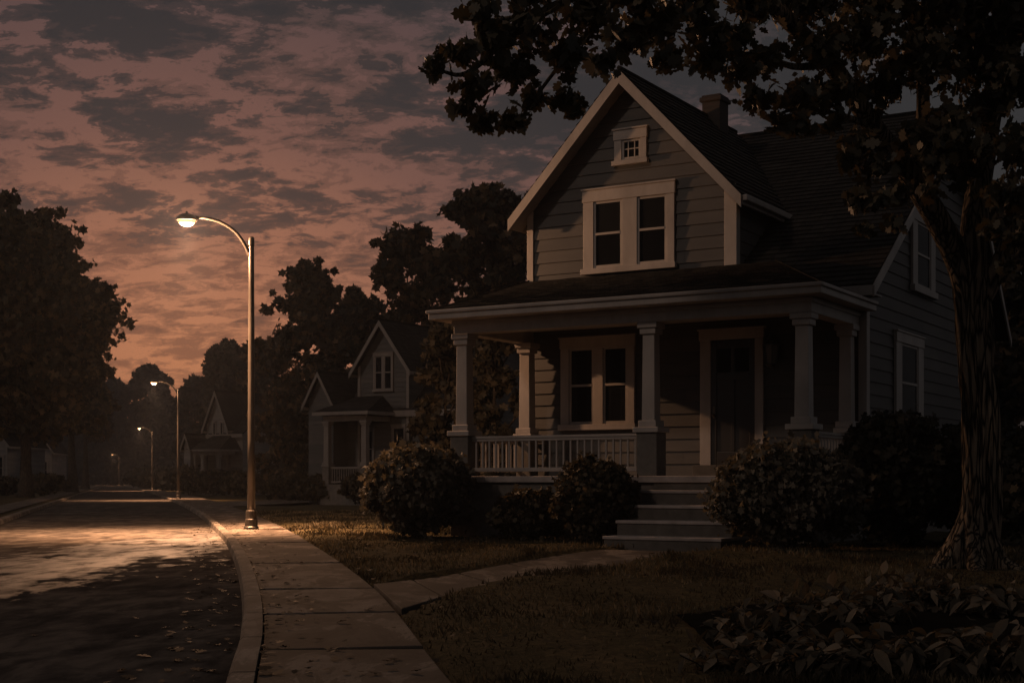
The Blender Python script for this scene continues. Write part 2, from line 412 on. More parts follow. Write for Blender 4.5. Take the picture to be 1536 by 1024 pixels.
def gable_roof(parent, uc, hw, z_eave, z_peak, v0, v1, trim, rake=.2, zside=None, rmat=None):
    """gable facing -v: two shingled slopes, rake boards, soffit; hw = half width incl. overhang"""
    rf = empty('roof'); rf.parent = parent
    pk = Vector((uc, 0, z_peak)); rmat = rmat or M['roof']
    for s in (-1, 1):
        e = Vector((uc+s*hw, 0, z_eave)); a = lambda p, v: Vector((p.x, v, p.z))
        bm = B(); courses(bm, a(e, v0-.02), a(e, v1), a(pk, v1), a(pk, v0-.02)); slab(bm, a(e, v0), a(e, v1), a(pk, v1), a(pk, v0), .09)
        obj('roof_slope', bm, rmat, rf)
        d = (pk-e).normalized(); n = Vector((-d.z*s*-1, 0, 0)); down = Vector((0, 0, -1))
        nn = Vector((d.z*-s, 0, abs(d.x)))*-1
        if nn.z > 0: nn = -nn
        bm = B(); g = .012
        q0, q1 = e+nn*g, pk+down*(g/abs(d.x) if False else g*1.4)
        dz = rake/abs(d.x)
        poly = [Vector((q0.x, v0-.035, q0.z)), Vector((pk.x, v0-.035, q1.z)), Vector((pk.x, v0-.035, q1.z-dz)), Vector((q0.x, v0-.035, q0.z-dz*.9))]
        prism(bm, poly, (0, .05, 0)); fixn(bm)
        obj('rake_board', bm, trim, rf)
        bm = B(); box(bm, e.x-.02*s, e.x+.03*s, v0+.02, v1, e.z-.19, e.z-.02); obj('eave_board', bm, trim, rf)
    bm = B(); tube(bm, [(uc, v0-.03, z_peak+.02), (uc, v1, z_peak+.02)], [.05, .05], 6); obj('ridge_cap', bm, rmat, rf)
    return rf

# ------------------------------------------------------------------ MAIN HOUSE
UA = math.atan2(-.516, .857)
HO = (1.55, 24.15, 0)
house = empty('house', HO, UA)
tag(house, 'large grey clapboard house with front gable, covered porch and concrete steps', 'house')
VW, UL, UR, UG = 4.7, -4.2, 3.06, .47
trim, sid = M['trim'], M['siding']
# walls
GZE, GZP, GC = 6.72, 9.52, -1.86
gs = (GZP-GZE)/2.62
RV0, RZ0, RVR, RZR, RVB = 4.02, 4.76, 10.9, 9.5, 15.6       # main roof: eave, ridge, back eave
ms = (RZR-RZ0)/(RVR-RV0)
bm = B()
Pf = lambda a, z, o: (a, VW-o, z)
lf = lambda z: UL if z < 6.95 else max(UL, GC-(GZP-.12-z)/gs)
rf_ = lambda z: UG if z < 6.95 else min(UG, GC+(GZP-.12-z)/gs)
siding(bm, Pf, lf, rf_, 1.28, 9.3)
siding(bm, Pf, lambda z: UG, lambda z: UR, 1.28, 4.78)
prism(bm, [(UL, VW, 0), (UR, VW, 0), (UR, VW, 4.7), (UG, VW, 4.7), (UG, VW, 6.9), (GC, VW, 9.36), (UL, VW, 6.9)], (0, .15, 0))
obj('front_wall', bm, sid, house)
bm = B()
zr = lambda v: RZ0+ms*(v-RV0) if v < RVR else RZR-(v-RVR)*(RZR-RZ0)/(RVB-RVR)
Ps = lambda a, z, o: (UR+o, a, z)
vl = lambda z: VW if z < 5.1 else VW+(z-5.1)/ms
vr = lambda z: 15.2 if z < 4.9 else 15.2-(z-4.9)*(RVB-RVR)/(RZR-RZ0)
siding(bm, Ps, vl, vr, .6, 9.0)
prism(bm, [(UR, VW+.16, 0), (UR, 15.2, 0), (UR, 15.2, 4.9), (UR, RVR, 9.1), (UR, VW+.16, 5.0)], (-.15, 0, 0)); fixn(bm)
obj('side_wall', bm, sid, house)
bm = B(); box(bm, UL, UL+.15, VW+.16, 15.2, 0, 6.6); box(bm, UL+.15, UR-.16, 15.05, 15.2, 0, 4.8); obj('rear_wall', bm, sid, house)
bm = B(); siding(bm, lambda a, z, o: (UG+o, a, z), lambda z: VW+.0, lambda z: VW+max(0, (z-5.0)/ms)+.3, 4.9, 6.95)
obj('gable_side_wall', bm, sid, house)
boxo('foundation', (UR-.1, UR+.02, VW+.17, 15.2, 0, .6), M['stone'], house)
# corner trims
for (x0, x1, y0, y1, z0, z1) in ((UL-.03, UL+.12, VW-.06, VW-.036, 5.36, 6.9), (UG-.2, UG+.045, VW-.062, VW-.036, 5.4, 7.02), (UG+.036, UG+.06, VW-.062, VW+.13, 5.4, 6.95),
                                 (UR-.1, UR+.06, VW-.062, VW-.036, 1.28, 4.74), (UR+.036, UR+.06, VW-.036, VW+.13, .3, 4.85)):
    boxo('corner_board', (x0, x1, y0, y1, z0, z1), trim, house, .005)
# roofs
gr = gable_roof(house, GC, 2.62, GZE, GZP, 4.3, 10.5, trim, .19)
boxo('gutter', (GC+2.62+.031, GC+2.62+.13, 4.3, 7.5, GZE-.13, GZE-.01), trim, gr, .02)
# soffit boards of gable
bm = B()
for s in (-1, 1):
    d = .14
    prism(bm, [(GC+s*2.6, 4.32, GZE-d-.02), (GC, 4.32, GZP-.14-d*.6), (GC, 4.32, GZP-.16-d*.6), (GC+s*2.6, 4.32, GZE-d-.04)], (0, .5, 0))
obj('soffit', fixn(bm), trim, gr)
mr = empty('roof'); mr.parent = house
ML, MR = -4.4, 3.42
bm = B(); courses(bm, (ML+.4, RV0, RZ0), (MR, RV0, RZ0), (MR, RVR, RZR), (ML+.4, RVR, RZR)); slab(bm, (ML+.4, RV0+.02, RZ0), (MR-.02, RV0+.02, RZ0), (MR-.02, RVR, RZR), (ML+.4, RVR, RZR), .1)
obj('roof_slope', bm, M['roof'], mr)
bm = B(); courses(bm, (MR, RVB, RZ0), (ML, RVB, RZ0), (ML, RVR, RZR), (MR, RVR, RZR)); slab(bm, (MR, RVB, RZ0), (ML, RVB, RZ0), (ML, RVR, RZR), (MR, RVR, RZR), .1)
obj('roof_slope', bm, M['roof'], mr)
bm = B(); tube(bm, [(ML, RVR, RZR+.02), (MR, RVR, RZR+.02)], [.06, .06], 6); obj('ridge_cap', bm, M['roof'], mr)
bm = B()
d1 = .2
prism(bm, [(MR, RV0-.02, RZ0-.02), (MR, RVR, RZR-.02), (MR, RVR, RZR-.24), (MR, RV0-.02, RZ0-.22)], (.04, 0, 0))
prism(bm, [(MR, RVR+.003, RZR-.02), (MR, RVB, RZ0-.02), (MR, RVB, RZ0-.22), (MR, RVR+.003, RZR-.26)], (.04, 0, 0))
obj('rake_board', fixn(bm), trim, mr)
bm = B(); prism(bm, [(UR+.04, RV0+.05, RZ0-.2), (UR+.04, RVR, RZR-.2), (UR+.04, RVR, RZR-.22), (UR+.04, RV0+.05, RZ0-.22)], (MR-UR-.05, 0, 0))
obj('soffit', fixn(bm), trim, mr)
bm = B(); box(bm, .8, MR, RV0-.05, RV0, RZ0-.2, RZ0-.015); box(bm, .8, MR-.01, RV0, VW-.07, RZ0-.17, RZ0-.15); obj('eave_board', bm, trim, mr)
# chimney
ch = empty('chimney', (GC+.12, 8.95, 0)); ch.parent = gr
bm = B(); box(bm, -.22, .22, -.25, .25, 8.6, 9.86); obj('chimney_stack', bm, M['brick'], ch, bevel=.01)
bm = B(); box(bm, -.27, .27, -.3, .3, 9.86, 9.96); box(bm, -.23, .23, -.26, .26, 9.96, 10.01); obj('chimney_cap', bm, M['brick'], ch, bevel=.015)
# porch roof
PL, PR, PV, PZ = -4.62, 3.28, 1.55, 4.5
pr = empty('porch_roof'); pr.parent = house
sl = .292
zt = PZ+sl*(VW-PV); VT = 5.35; zt2 = PZ+sl*(VT-PV)
UTR = 1.33
bm = B(); courses(bm, (PL, PV, PZ), (PR, PV, PZ), (UTR, VW-.04, zt), (-4.19, VW-.04, zt), .19); obj('roof_slope', bm, M['roof'], pr)
bm = B(); courses(bm, (PR, PV, PZ), (PR, VW+.02, PZ), (UTR, VW+.02, zt), (UTR, VW-.04, zt), .19)
v = [bm.verts.new(p) for p in ((UG+.03, VW-.05, zt-.004), (UTR+.02, VW-.05, zt-.004), (UTR+.02, VT, zt2-.1), (UG+.03, VT, zt2-.1))]; bm.faces.new(v)
obj('roof_slope', bm, M['roof'], pr)
bm = B(); courses(bm, (PL, VW-.02, PZ), (PL, PV, PZ), (-4.19, VW-.04, zt), (-4.19, VW-.04, zt), .19); obj('roof_slope', bm, M['roof'], pr)
for a, b_ in (((PR, PV, PZ), (UTR, VW-.04, zt)), ((PL, PV, PZ), (-4.19, VW-.04, zt))):
    obj('hip_cap', tube(B(), [Vector(a)+Vector((0, 0, .02)), Vector(b_)+Vector((0, 0, .025))], [.016, .016], 6), M['roof'], pr)
bm = B(); f0, f1 = PZ-.165, PZ+.004
box(bm, PL-.02, PR+.02, PV-.03, PV+.02, f0, f1); box(bm, PR-.03, PR+.02, PV+.021, VW-.04, f0, f1); box(bm, PL-.02, PL+.03, PV+.021, VW-.04, f0, f1)
obj('fascia', bm, trim, pr, bevel=.012)
bm = B(); box(bm, PL-.06, PR+.06, PV-.075, PV-.032, PZ-.05, PZ+.018); box(bm, PR+.022, PR+.06, PV-.03, VW-.04, PZ-.05, PZ+.018)
obj('gutter', bm, trim, pr, bevel=.015)
boxo('porch_ceiling', (PL+.03, PR-.03, PV+.02, VW-.06, PZ-.16, PZ-.13), trim, pr)
BT, BB = PZ-.162, 4.08
bm = B(); box(bm, -4.34, 2.98, 1.97, 2.29, BB, BT); box(bm, 2.70, 2.978, 2.292, VW-.07, BB, BT); box(bm, -4.338, -4.06, 2.292, VW-.07, BB, BT)
box(bm, -4.37, 3.01, 1.94, 1.969, BT-.09, BT); box(bm, 2.981, 3.01, 1.97, VW-.07, BT-.09, BT)
obj('porch_beam', bm, trim, pr, bevel=.01)
# porch floor + base
bm = B(); box(bm, -4.5, 3.12, 1.9, VW-.05, 1.16, 1.28); obj('porch_floor', bm, M['step'], house, bevel=.01)
bm = B(); box(bm, -4.42, 3.05, 1.98, VW-.06, 0, 1.158); obj('porch_base', bm, M['stone'], house, bevel=.01)
# columns
for u in (-4.2, -.13, 2.78): column(house, u, 2.155, 1.28, 2.17, 4.08, .26, trim, M['stone'])
column(house, 2.83, 4.36, 1.28, 2.17, 4.08, .24, trim, M['stone'], True, .3)
column(house, -4.06, 4.36, 1.28, 2.17, 4.08, .26, trim, M['stone'], True, .34)
railing(house, (-3.99, 2.12, 0), (-.34, 2.12, 0), 2.06, 1.37, trim, 24)
railing(house, (2.8, 2.37, 0), (2.8, 4.2, 0), 2.06, 1.37, trim, 11)
railing(house, (-4.2, 2.37, 0), (-4.2, 4.18, 0), 2.06, 1.37, trim, 11)
# steps
st = empty('porch_steps'); st.parent = house
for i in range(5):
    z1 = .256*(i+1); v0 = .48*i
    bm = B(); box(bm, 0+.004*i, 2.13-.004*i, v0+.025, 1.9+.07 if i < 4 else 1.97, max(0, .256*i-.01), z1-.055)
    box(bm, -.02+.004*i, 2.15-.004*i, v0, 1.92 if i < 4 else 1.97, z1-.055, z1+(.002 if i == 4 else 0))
    for k, f_ in enumerate(bm.faces): f_.material_index = 0 if k < 6 else 1  # light painted onto the treads, shade onto the risers
    obj('step', bm, [M['shaded_step'], M['step']], st, bevel=.012)
# door
dr = empty('door'); dr.parent = house
Pd = front(VW)
bm = B(); box(bm, *Pd(.0, .92, 1.5, 3.94, .036, .06))
for a0, a1, z0, z1 in ((0, .12, 1.5, 3.94), (.80, .92, 1.5, 3.94), (.12, .80, 1.5, 1.76), (.12, .80, 3.8, 3.94), (.12, .80, 3.18, 3.32), (.42, .5, 1.76, 3.18), (.42, .5, 3.32, 3.8)):
    box(bm, *Pd(a0+.002, a1-.002, z0+.002, z1-.002, .061, .08))
obj('door_leaf', bm, M['door'], dr, bevel=.006)
bm = B(); box(bm, *Pd(.13, .41, 3.33, 3.79, .0605, .064)); box(bm, *Pd(.51, .79, 3.33, 3.79, .0605, .064)); obj('door_pane', bm, M['glass'], dr)
bm = B(); box(bm, *Pd(.04, .085, 2.42, 2.66, .08, .09)); lathe(bm, [(.0, 0), (.03, .005), (.035, .03), (.02, .05), (0.001, .05)], (0, 0, 0), 10)
for v in bm.verts:
    if abs(v.co.y) < .2: v.co = Vector((.0625+v.co.x, VW-.09-v.co.z, 2.48+v.co.y))
obj('handle', bm, M['bronze'], dr, smooth=False)
bm = B(); box(bm, *Pd(-.23, 0, 1.3, 3.96, .03, .1)); box(bm, *Pd(.92, 1.09, 1.3, 3.96, .03, .1)); box(bm, *Pd(-.25, 1.11, 3.96, 4.15, .03, .115)); box(bm, *Pd(-.28, 1.14, 4.15, 4.185, .03, .14))
obj('door_frame', bm, trim, dr, bevel=.007)
boxo('threshold', Pd(-.3, 1.16, 1.281, 1.5, .05, .3), M['shaded_step'], dr, .012)
# windows
window(house, front(VW), -3.4, -1.68, 2.24, 4.15, [(-3.2, -2.62), (-2.4, -1.84)], trim, .2, .12, curtain=True)
window(house, front(VW), -2.86, -.79, 5.46, 7.2, [(-2.62, -1.96), (-1.62, -.96)], trim, .24, .12, upper_panel=True)
window(house, front(VW), -2.14, -1.41, 7.64, 8.36, [(-1.97, -1.54)], trim, .2, .1, meet=False, grid=(3, 2))
window(house, side(UR), 7.7, 9.45, 5.08, 6.76, [(8.05, 9.1)], trim, .2, .14)
window(house, side(UR), 6.5, 8.5, 2.2, 4.15, [(6.9, 8.1)], trim, .2, .14)

# wall lantern beside the door
lan = empty('wall_lantern'); lan.location = Matrix.Translation(HO) @ (Matrix.Rotation(UA, 4, 'Z') @ Vector((1.31, VW-.04, 3.4))); lan.rotation_euler.z = UA
lan.scale = (1.25, 1.25, 1.25); tag(lan, 'unlit black iron carriage lantern on the porch wall right of the door', 'wall lamp')
bm = B(); box(bm, -.05, .05, -.02, 0, .1, .4); obj('back_plate', bm, M['iron'], lan)
bm = B(); tube(bm, [(0, -.01, .36), (0, -.1, .44), (0, -.17, .40)], [.012, .012, .012], 6); obj('bracket', bm, M['iron'], lan)
bm = B(); lathe(bm, [(.09, 0), (.13, .26), (.12, .262), (.08, .01)], (0, -.17, .05), 6)
for k in range(6):
    a = math.pi/3*k; tube(bm, [(.085*math.cos(a), -.17+.085*math.sin(a), .04), (.135*math.cos(a), -.17+.135*math.sin(a), .32)], [.009, .009], 4)
bm.free(); bm = B()
for k in range(6):
    a = math.pi/3*k; tube(bm, [(.075*math.cos(a), -.17+.075*math.sin(a), .03), (.12*math.cos(a), -.17+.12*math.sin(a), .31)], [.009, .009], 4)
lathe(bm, [(.05, -.02), (.085, .01), (.08, .03), (.05, .03)], (0, -.17, 0), 6)
obj('cage', bm, M['iron'], lan)
bm = B(); lathe(bm, [(.068, 0), (.11, .275), (.10, .277)], (0, -.17, .032), 6); obj('lantern_glass', bm, M['lampglass'], lan)
bm = B(); lathe(bm, [(.15, 0), (.15, .015), (.06, .09), (.03, .12), (.03, .15), (.012, .2)], (0, -.17, .31), 6); obj('lantern_cap', bm, M['iron'], lan)

# ------------------------------------------------------------------ smaller houses
def small_house(name, label, O, rz, g, porch=None, cols=(), wins=(), wing=None, body=None, mat='siding2', tr='trim2'):
    h = empty(name, O, rz); tag(h, label, 'house'); tm, sm = M[tr], M[mat]
    uL, uR, vf, ze, zp, dep = g
    c = (uL+uR)/2; hw = (uR-uL)/2+.3; s = (zp-ze)/hw
    bm = B(); zc = ze+.3*s-.05
    siding(bm, lambda a, z, o: (a, vf-o, z), lambda z: uL if z < zc else max(uL, c-(zp-.1-z)/s), lambda z: uR if z < zc else min(uR, c+(zp-.1-z)/s), .3, zp-.2, .24)
    siding(bm, lambda a, z, o: (uR+o, a, z), lambda z: vf, lambda z: vf+dep, .3, ze+.1, .24)
    prism(bm, [(uL, vf, 0), (uR, vf, 0), (uR, vf, zc), (c, vf, zp-.2), (uL, vf, zc)], (0, dep, 0)); fixn(bm)
    obj('wall', bm, sm, h)
    for x in (uL, uR-.12): boxo('corner_board', (x-.02, x+.14, vf-.065, vf-.036, .3, zc), tm, h, 0)
    gable_roof(h, c, hw, ze, zp, vf-.4, vf+dep+.3, tm, .17)
    if body:
        bl, br_, bv, bd, bz, bp = body
        bm = B(); siding(bm, lambda a, z, o: (a, bv-o, z), lambda z: bl, lambda z: br_, .3, bz, .24)
        siding(bm, lambda a, z, o: (br_+o, a, z), lambda z: bv, lambda z: bv+bd, .3, bz, .24)
        prism(bm, [(br_, bv, 0), (br_, bv+bd, 0), (br_, bv+bd, bz), (br_, bv+bd/2, bp-.15), (br_, bv, bz)], (bl-br_, 0, 0)); fixn(bm); obj('wall', bm, sm, h)
        r = empty('roof'); r.parent = h; bm = B()
        for a, b_ in ((bv-.35, bv+bd/2), (bv+bd+.35, bv+bd/2)):
            sg = (bp-bz)/(bd/2)
            p = ((bl-.2, a, bz-.35*sg*.6), (br_+.3, a, bz-.35*sg*.6), (br_+.3, b_, bp), (bl-.2, b_, bp))
            courses(bm, *p); slab(bm, *p, .1)
        obj('roof_slope', bm, M['roof'], r)
        bm = B(); box(bm, bl-.2, br_+.33, bv-.41, bv-.36, bz-.5, bz-.2); obj('eave_board', bm, tm, r)
    if wing:
        wl, wr, wv, wze, wzp, wd = wing
        wc = (wl+wr)/2; whw = (wr-wl)/2+.2; ws = (wzp-wze)/whw
        bm = B(); siding(bm, lambda a, z, o: (a, wv-o, z), lambda z: wl if z < wze+.2*ws else max(wl, wc-(wzp-.1-z)/ws), lambda z: wr if z < wze+.2*ws else min(wr, wc+(wzp-.1-z)/ws), .3, wzp-.2, .24)
        prism(bm, [(wl, wv, 0), (wr, wv, 0), (wr, wv, wze+.1), (wc, wv, wzp-.2), (wl, wv, wze+.1)], (0, wd, 0)); fixn(bm)
        obj('wall', bm, sm, h); gable_roof(h, wc, whw, wze, wzp, wv-.3, wv+wd, tm, .13)
    if porch:
        pl, prr, pv, pb, pz, ptop = porch
        r = empty('porch_roof'); r.parent = h
        bm = B(); courses(bm, (pl-.35, pv-.35, pz), (prr+.35, pv-.35, pz), (prr-.5, pb-.03, ptop), (pl+.6, pb-.03, ptop))
        courses(bm, (prr+.35, pv-.35, pz), (prr+.35, pb+.3, pz), (prr-.5, pb+.3, ptop), (prr-.5, pb-.03, ptop))
        courses(bm, (pl-.35, pb, pz), (pl-.35, pv-.35, pz), (pl+.6, pb-.03, ptop), (pl+.6, pb-.03, ptop))
        obj('roof_slope', bm, M['roof'], r)
        bm = B(); box(bm, pl-.38, prr+.38, pv-.4, pv-.34, pz-.16, pz+.005); box(bm, prr+.32, prr+.38, pv-.339, pb, pz-.16, pz+.005)
        box(bm, pl, prr, pv, pv+.25, pz-.44, pz-.161); box(bm, prr-.25, prr-.002, pv+.252, pb-.05, pz-.44, pz-.161); obj('porch_beam', bm, tm, r)
        boxo('porch_ceiling', (pl-.3, prr+.3, pv-.33, pb-.05, pz-.15, pz-.12), tm, r)
        boxo('porch_floor', (pl-.1, prr+.1, pv-.1, pb-.05, 0, 1.0), M['stone'], h)
        for u in cols: column(h, u, pv+.13, 1.0, 1.95, pz-.44, .3, tm, M['stone'], True, .38)
        us = sorted(cols)
        railing(h, (us[0]+.2, pv+.13, 0), (us[-1]-.2, pv+.13, 0), 1.85, 1.08, tm, int((us[-1]-us[0])/.17))
    for w in wins: window(h, front(w[0]), *w[1:5], w[5], tm, .14, .1, meet=w[6] if len(w) > 6 else True)
    return h
O2 = Vector(((549-CX)/F*68, 68, 0))
small_house('neighbour_house', 'grey gabled house with hipped porch roof behind the round shrub', O2, UA, (-1.95, 1.12, 2.0, 6.5, 9.05, 8),
    porch=(-2.6, .02, 0, 2.0, 4.5, 5.35), cols=(-2.42, -.14), body=(-4.2, 4.5, 2.2, 8, 4.8, 8.2),
    wins=[(2.0, -1.0, .2, 5.55, 7.45, [(-.9, -.46), (-.34, .1)]), (2.0, .1, .95, 1.9, 3.9, [(.2, .85)]), (2.0, -1.75, -.95, 1.7, 3.8, [(-1.65, -1.05)])],
    wing=(-4.3, -2.75, 1.0, 4.9, 6.6, 6))
O3 = Vector(((324-CX)/F*115, 115, 0))
small_house('neighbour_house', 'small pale house with steep gable and two narrow attic windows behind the second street lamp', O3, UA, (-2.8, -.5, 2.0, 5.3, 8.6, 8),
    porch=(-2.6, .3, 0, 2.0, 3.7, 4.9), cols=(-2.4, -1.5, .15), body=(-2.7, .8, 2.3, 7, 5.2, 7.6),
    wins=[(2.0, -2.2, -1.8, 4.7, 6.1, [(-2.12, -1.88)], False), (2.0, -1.4, -1.0, 4.7, 6.1, [(-1.32, -1.08)], False)],
    wing=(-3.2, -2.5, -.3, 3.7, 5.0, 2), mat='siding3')
O4 = Vector(((-40-CX)/F*125, 125, 0))
small_house('neighbour_house', 'pale low gabled house cut by the picture edge behind the big tree', O4, 0, (-3.2, 3.0, 0, 4.2, 8.6, 10),
    wins=[(0, 1.9, 2.7, 1.2, 3.4, [(2.0, 2.6)])], mat='siding3')
O5 = Vector(((52-CX)/F*165, 165, 0))
small_house('neighbour_house', 'half-hidden pale house between the tree trunks across the street', O5, R(8), (-2.6, 1.9, 0, 4.4, 8.2, 10),
    wins=[(0, .6, 1.5, 1.3, 3.5, [(.7, 1.4)])], mat='siding3')

# ------------------------------------------------------------------ ground, road, pavements
def sheet(name, polys, z, mat):
    bm = B()
    for p in polys: bm.faces.new([bm.verts.new((q[0], q[1], z)) for q in p])
    for f in bm.faces:
        f.normal_update()
        if f.normal.z < 0: f.normal_flip()
    return tag(obj(name, bm, mat), kind='structure')
def strip_poly(a, b): return [[a[i], a[i+1], b[i+1], b[i]] for i in range(len(a)-1)]
far = [(165+(x-165)*k, 720+(y-720)*k) for k, (x, y) in ((1, (219, 738)),)]
kin_px = [(300, 1300), (322, 1100), (342, 1024), (357, 975), (363, 925), (361, 889), (355, 857), (345, 829), (329, 804), (292, 770), (255, 751), (219, 737.5), (182, 727)]
kerb_in = spline([gnd(*p)[:2] for p in kin_px], 8)
def offset(line, d):
    t = np.gradient(line, axis=0); t /= np.linalg.norm(t, axis=1)[:, None]
    return line + np.stack([t[:, 1], -t[:, 0]], 1)*d
kerb_out = offset(kerb_in, .17)
kl_px = [(-700, 1100), (-60, 811), (0, 787), (60, 764), (120, 742.5), (152, 731), (160, 726.5)]
kerb_l = spline([gnd(*p)[:2] for p in kl_px], 8)
kerb_l2 = offset(kerb_l, -.2)
# resample both kerbs by Y so the road closes between them
Ys = np.concatenate([np.linspace(2, 40, 60), np.linspace(42, 360, 60)])
xr = np.interp(Ys, kerb_in[:, 1], kerb_in[:, 0]); xl = np.interp(Ys, kerb_l[:, 1], kerb_l[:, 0])
xr_o = np.interp(Ys, kerb_out[:, 1], kerb_out[:, 0])
sheet('ground', [[(-900, -200), (900, -200), (900, 2500), (-900, 2500)]], 0, M['lawn'])
ext = 0.06
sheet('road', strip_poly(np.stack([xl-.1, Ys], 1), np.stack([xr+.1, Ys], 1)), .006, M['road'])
def kerb(name, a, b, h, mat):
    """kerb stones 1.8 m long with gaps"""
    seg = np.concatenate([[0], np.cumsum(np.linalg.norm(np.diff(a, axis=0), axis=1))]); tot = min(seg[-1], 330); bm = B(); s = 0
    f = lambda ln, t: np.array([np.interp(t, seg, ln[:, 0]), np.interp(t, seg, ln[:, 1])])
    while s < tot-2:
        e = s+(1.8 if s < 60 else 6); n = 4
        for k in range(n):
            t0, t1 = s+(e-s-.03)*k/n, s+(e-s-.03)*(k+1)/n
            q = []
            for t in (t0, t1):
                p, r = f(a, t), f(b, t); d = (r-p)/np.linalg.norm(r-p)
                q.append([(*p, 0), (*(p+d*.02), h-.02), (*(p+d*.045), h), (*r, h), (*r, 0)])
            vs = [[bm.verts.new(x) for x in y] for y in q]
            for i in range(4): bm.faces.new((vs[0][i], vs[0][i+1], vs[1][i+1], vs[1][i]))
            if k == 0: bm.faces.new(vs[0])
            if k == n-1: bm.faces.new(vs[1][::-1])
        s = e
    return tag(obj(name, fixn(bm), mat), kind='structure')
kerb('kerb', kerb_in, kerb_out, .13, M['kerb'])
kerb('kerb', kerb_l[:, :], kerb_l2, .13, M['kerb'])
# sidewalk right: slabs between kerb and lawn edge, surface just below the kerb top
sr_px = [(800, 1200), (659, 1024), (592, 932), (554, 889), (508, 852), (463, 821), (417, 793), (351, 764), (300, 748), (240, 736), (190, 727)]
side_r = spline([gnd(*p)[:2] for p in sr_px], 8)
SW = .10
jy = [4.6, 6.8, 9.25, 11.75, 14.4, 18.9, 25.2]
while jy[-1] < 320: jy.append(jy[-1]+(3.5 if jy[-1] < 80 else 9))
bm = B()
fl = lambda y: np.interp(y, kerb_out[:, 1], kerb_out[:, 0])+.012
fr = lambda y: np.interp(y, side_r[:, 1], side_r[:, 0])
for i in range(len(jy)-1):
    gp = .016+.0042*jy[i]; y0, y1 = jy[i]+gp, jy[i+1]-gp; n = 5; tilt = (random.random()-.5)*.012
    sk = -.03
    ts = np.linspace(y0, y1, n+1)
    lo, hi = [], []
    for y in ts:
        a, b_ = (fl(y), y), (fr(y), y+ (fr(y)-fl(y))*.12)
        b_ = (fr(b_[1]), b_[1])
        lo.append(a); hi.append(b_)
    ring = lo+hi[::-1]
    top = [bm.verts.new((p[0], p[1], SW+tilt*(1 if k < n+1 else -1))) for k, p in enumerate(ring)]
    bot = [bm.verts.new((p[0], p[1], .004)) for p in ring]
    m = len(ring)
    for k in range(n): bm.faces.new((top[k], top[m-1-k], top[m-2-k], top[k+1]))
    for k in range(m): bm.faces.new((top[k], top[(k+1) % m], bot[(k+1) % m], bot[k]))
tag(obj('sidewalk', fixn(bm), M['walk'], bevel=.012), kind='structure')
bm = B()
for i in range(len(Ys)-1):
    if Ys[i] < 4: continue
    vs = [bm.verts.new((x, y, SW-.085)) for x, y in ((fl(Ys[i]), Ys[i]), (fr(Ys[i]), Ys[i]), (fr(Ys[i+1]), Ys[i+1]), (fl(Ys[i+1]), Ys[i+1]))]; bm.faces.new(vs)
tag(obj('sidewalk_bed', fixn(bm), M['soil']), kind='structure')
# walkway to the steps
wt = [gnd(*p)[:2] for p in ((557, 889), (650, 872), (760, 850), (860, 833), (905, 827.5))]
wb = [gnd(*p)[:2] for p in ((598, 930), (700, 894), (850, 868), (960, 848), (1082, 832.5))]
wt, wb = spline(wt, 6), spline(wb, 6)
bm = B(); nsl = 6
for k in range(nsl):
    i0, i1 = k*4, (k+1)*4
    a, b_ = wt[i0:i1+1].copy(), wb[i0:i1+1].copy()
    g = .11
    a[0] += (a[1]-a[0])*g*2; b_[0] += (b_[1]-b_[0])*g*2
    ring = [tuple(p) for p in a]+[tuple(p) for p in b_[::-1]]
    zz = lambda p: .03
    z = .045
    top = [bm.verts.new((*p, z+.05*max(0, 1-(k*5+min(j, len(ring)-1-j))/8))) for j, p in enumerate(ring)]; bot = [bm.verts.new((*p, 0)) for p in ring]; m = len(ring); n = len(a)-1
    for j in range(n): bm.faces.new((top[j], top[m-1-j], top[m-2-j], top[j+1]))
    for j in range(m): bm.faces.new((top[j], top[(j+1) % m], bot[(j+1) % m], bot[j]))
tag(obj('walkway', fixn(bm), M['walk'], bevel=.01), kind='structure')
# lawn: gentle raised turf between sidewalk and house, rolling a little
def lawn_h(x, y):
    d = np.clip((x-np.interp(y, side_r[:, 1], side_r[:, 0]))/.5, 0, 1)
    h = .05+.05*d+.05*np.array([noise.noise(Vector((a*.35, b*.35, 0))) for a, b in zip(np.ravel(x), np.ravel(y))]).reshape(np.shape(x))*d
    return h
def in_walk(x, y, pad=0.0):
    # distance in the walkway band, by x interpolation along both edges
    yt = np.interp(x, wt[:, 0], wt[:, 1]); yb = np.interp(x, wb[:, 0], wb[:, 1])
    return (x > wt[0, 0]-.3) & (x < 3.75) & (y < yt+pad) & (y > yb-pad)
bm = B()
gy = np.concatenate([np.linspace(3, 30, 150), np.linspace(31, 62, 40)]); nx = 90
grid = []
for y in gy:
    x0 = float(fr(y)); xs = np.linspace(x0, x0+14, nx); hs = lawn_h(xs, np.full(nx, y))
    w = in_walk(xs, np.full(nx, y), .04)
    hs = np.where(w, -.03, hs)
    grid.append([bm.verts.new((xs[k], y, hs[k])) for k in range(nx)])
for i in range(len(gy)-1):
    for k in range(nx-1): bm.faces.new((grid[i][k], grid[i][k+1], grid[i+1][k+1], grid[i+1][k]))
tag(obj('lawn', bm, M['lawn'], smooth=True), kind='structure')
sheet('neighbour_path', [[gnd(*p_) for p_ in ((345, 763.5), (326, 755.5), (470, 751), (560, 748.5), (575, 751), (480, 755.5))]], .118, M['walk'])
# left pavement beyond the far kerb
sl1, sl2 = offset(kerb_l, -.9), offset(kerb_l, -2.2)
sheet('pavement', strip_poly(sl1, sl2), .05, M['walk'])

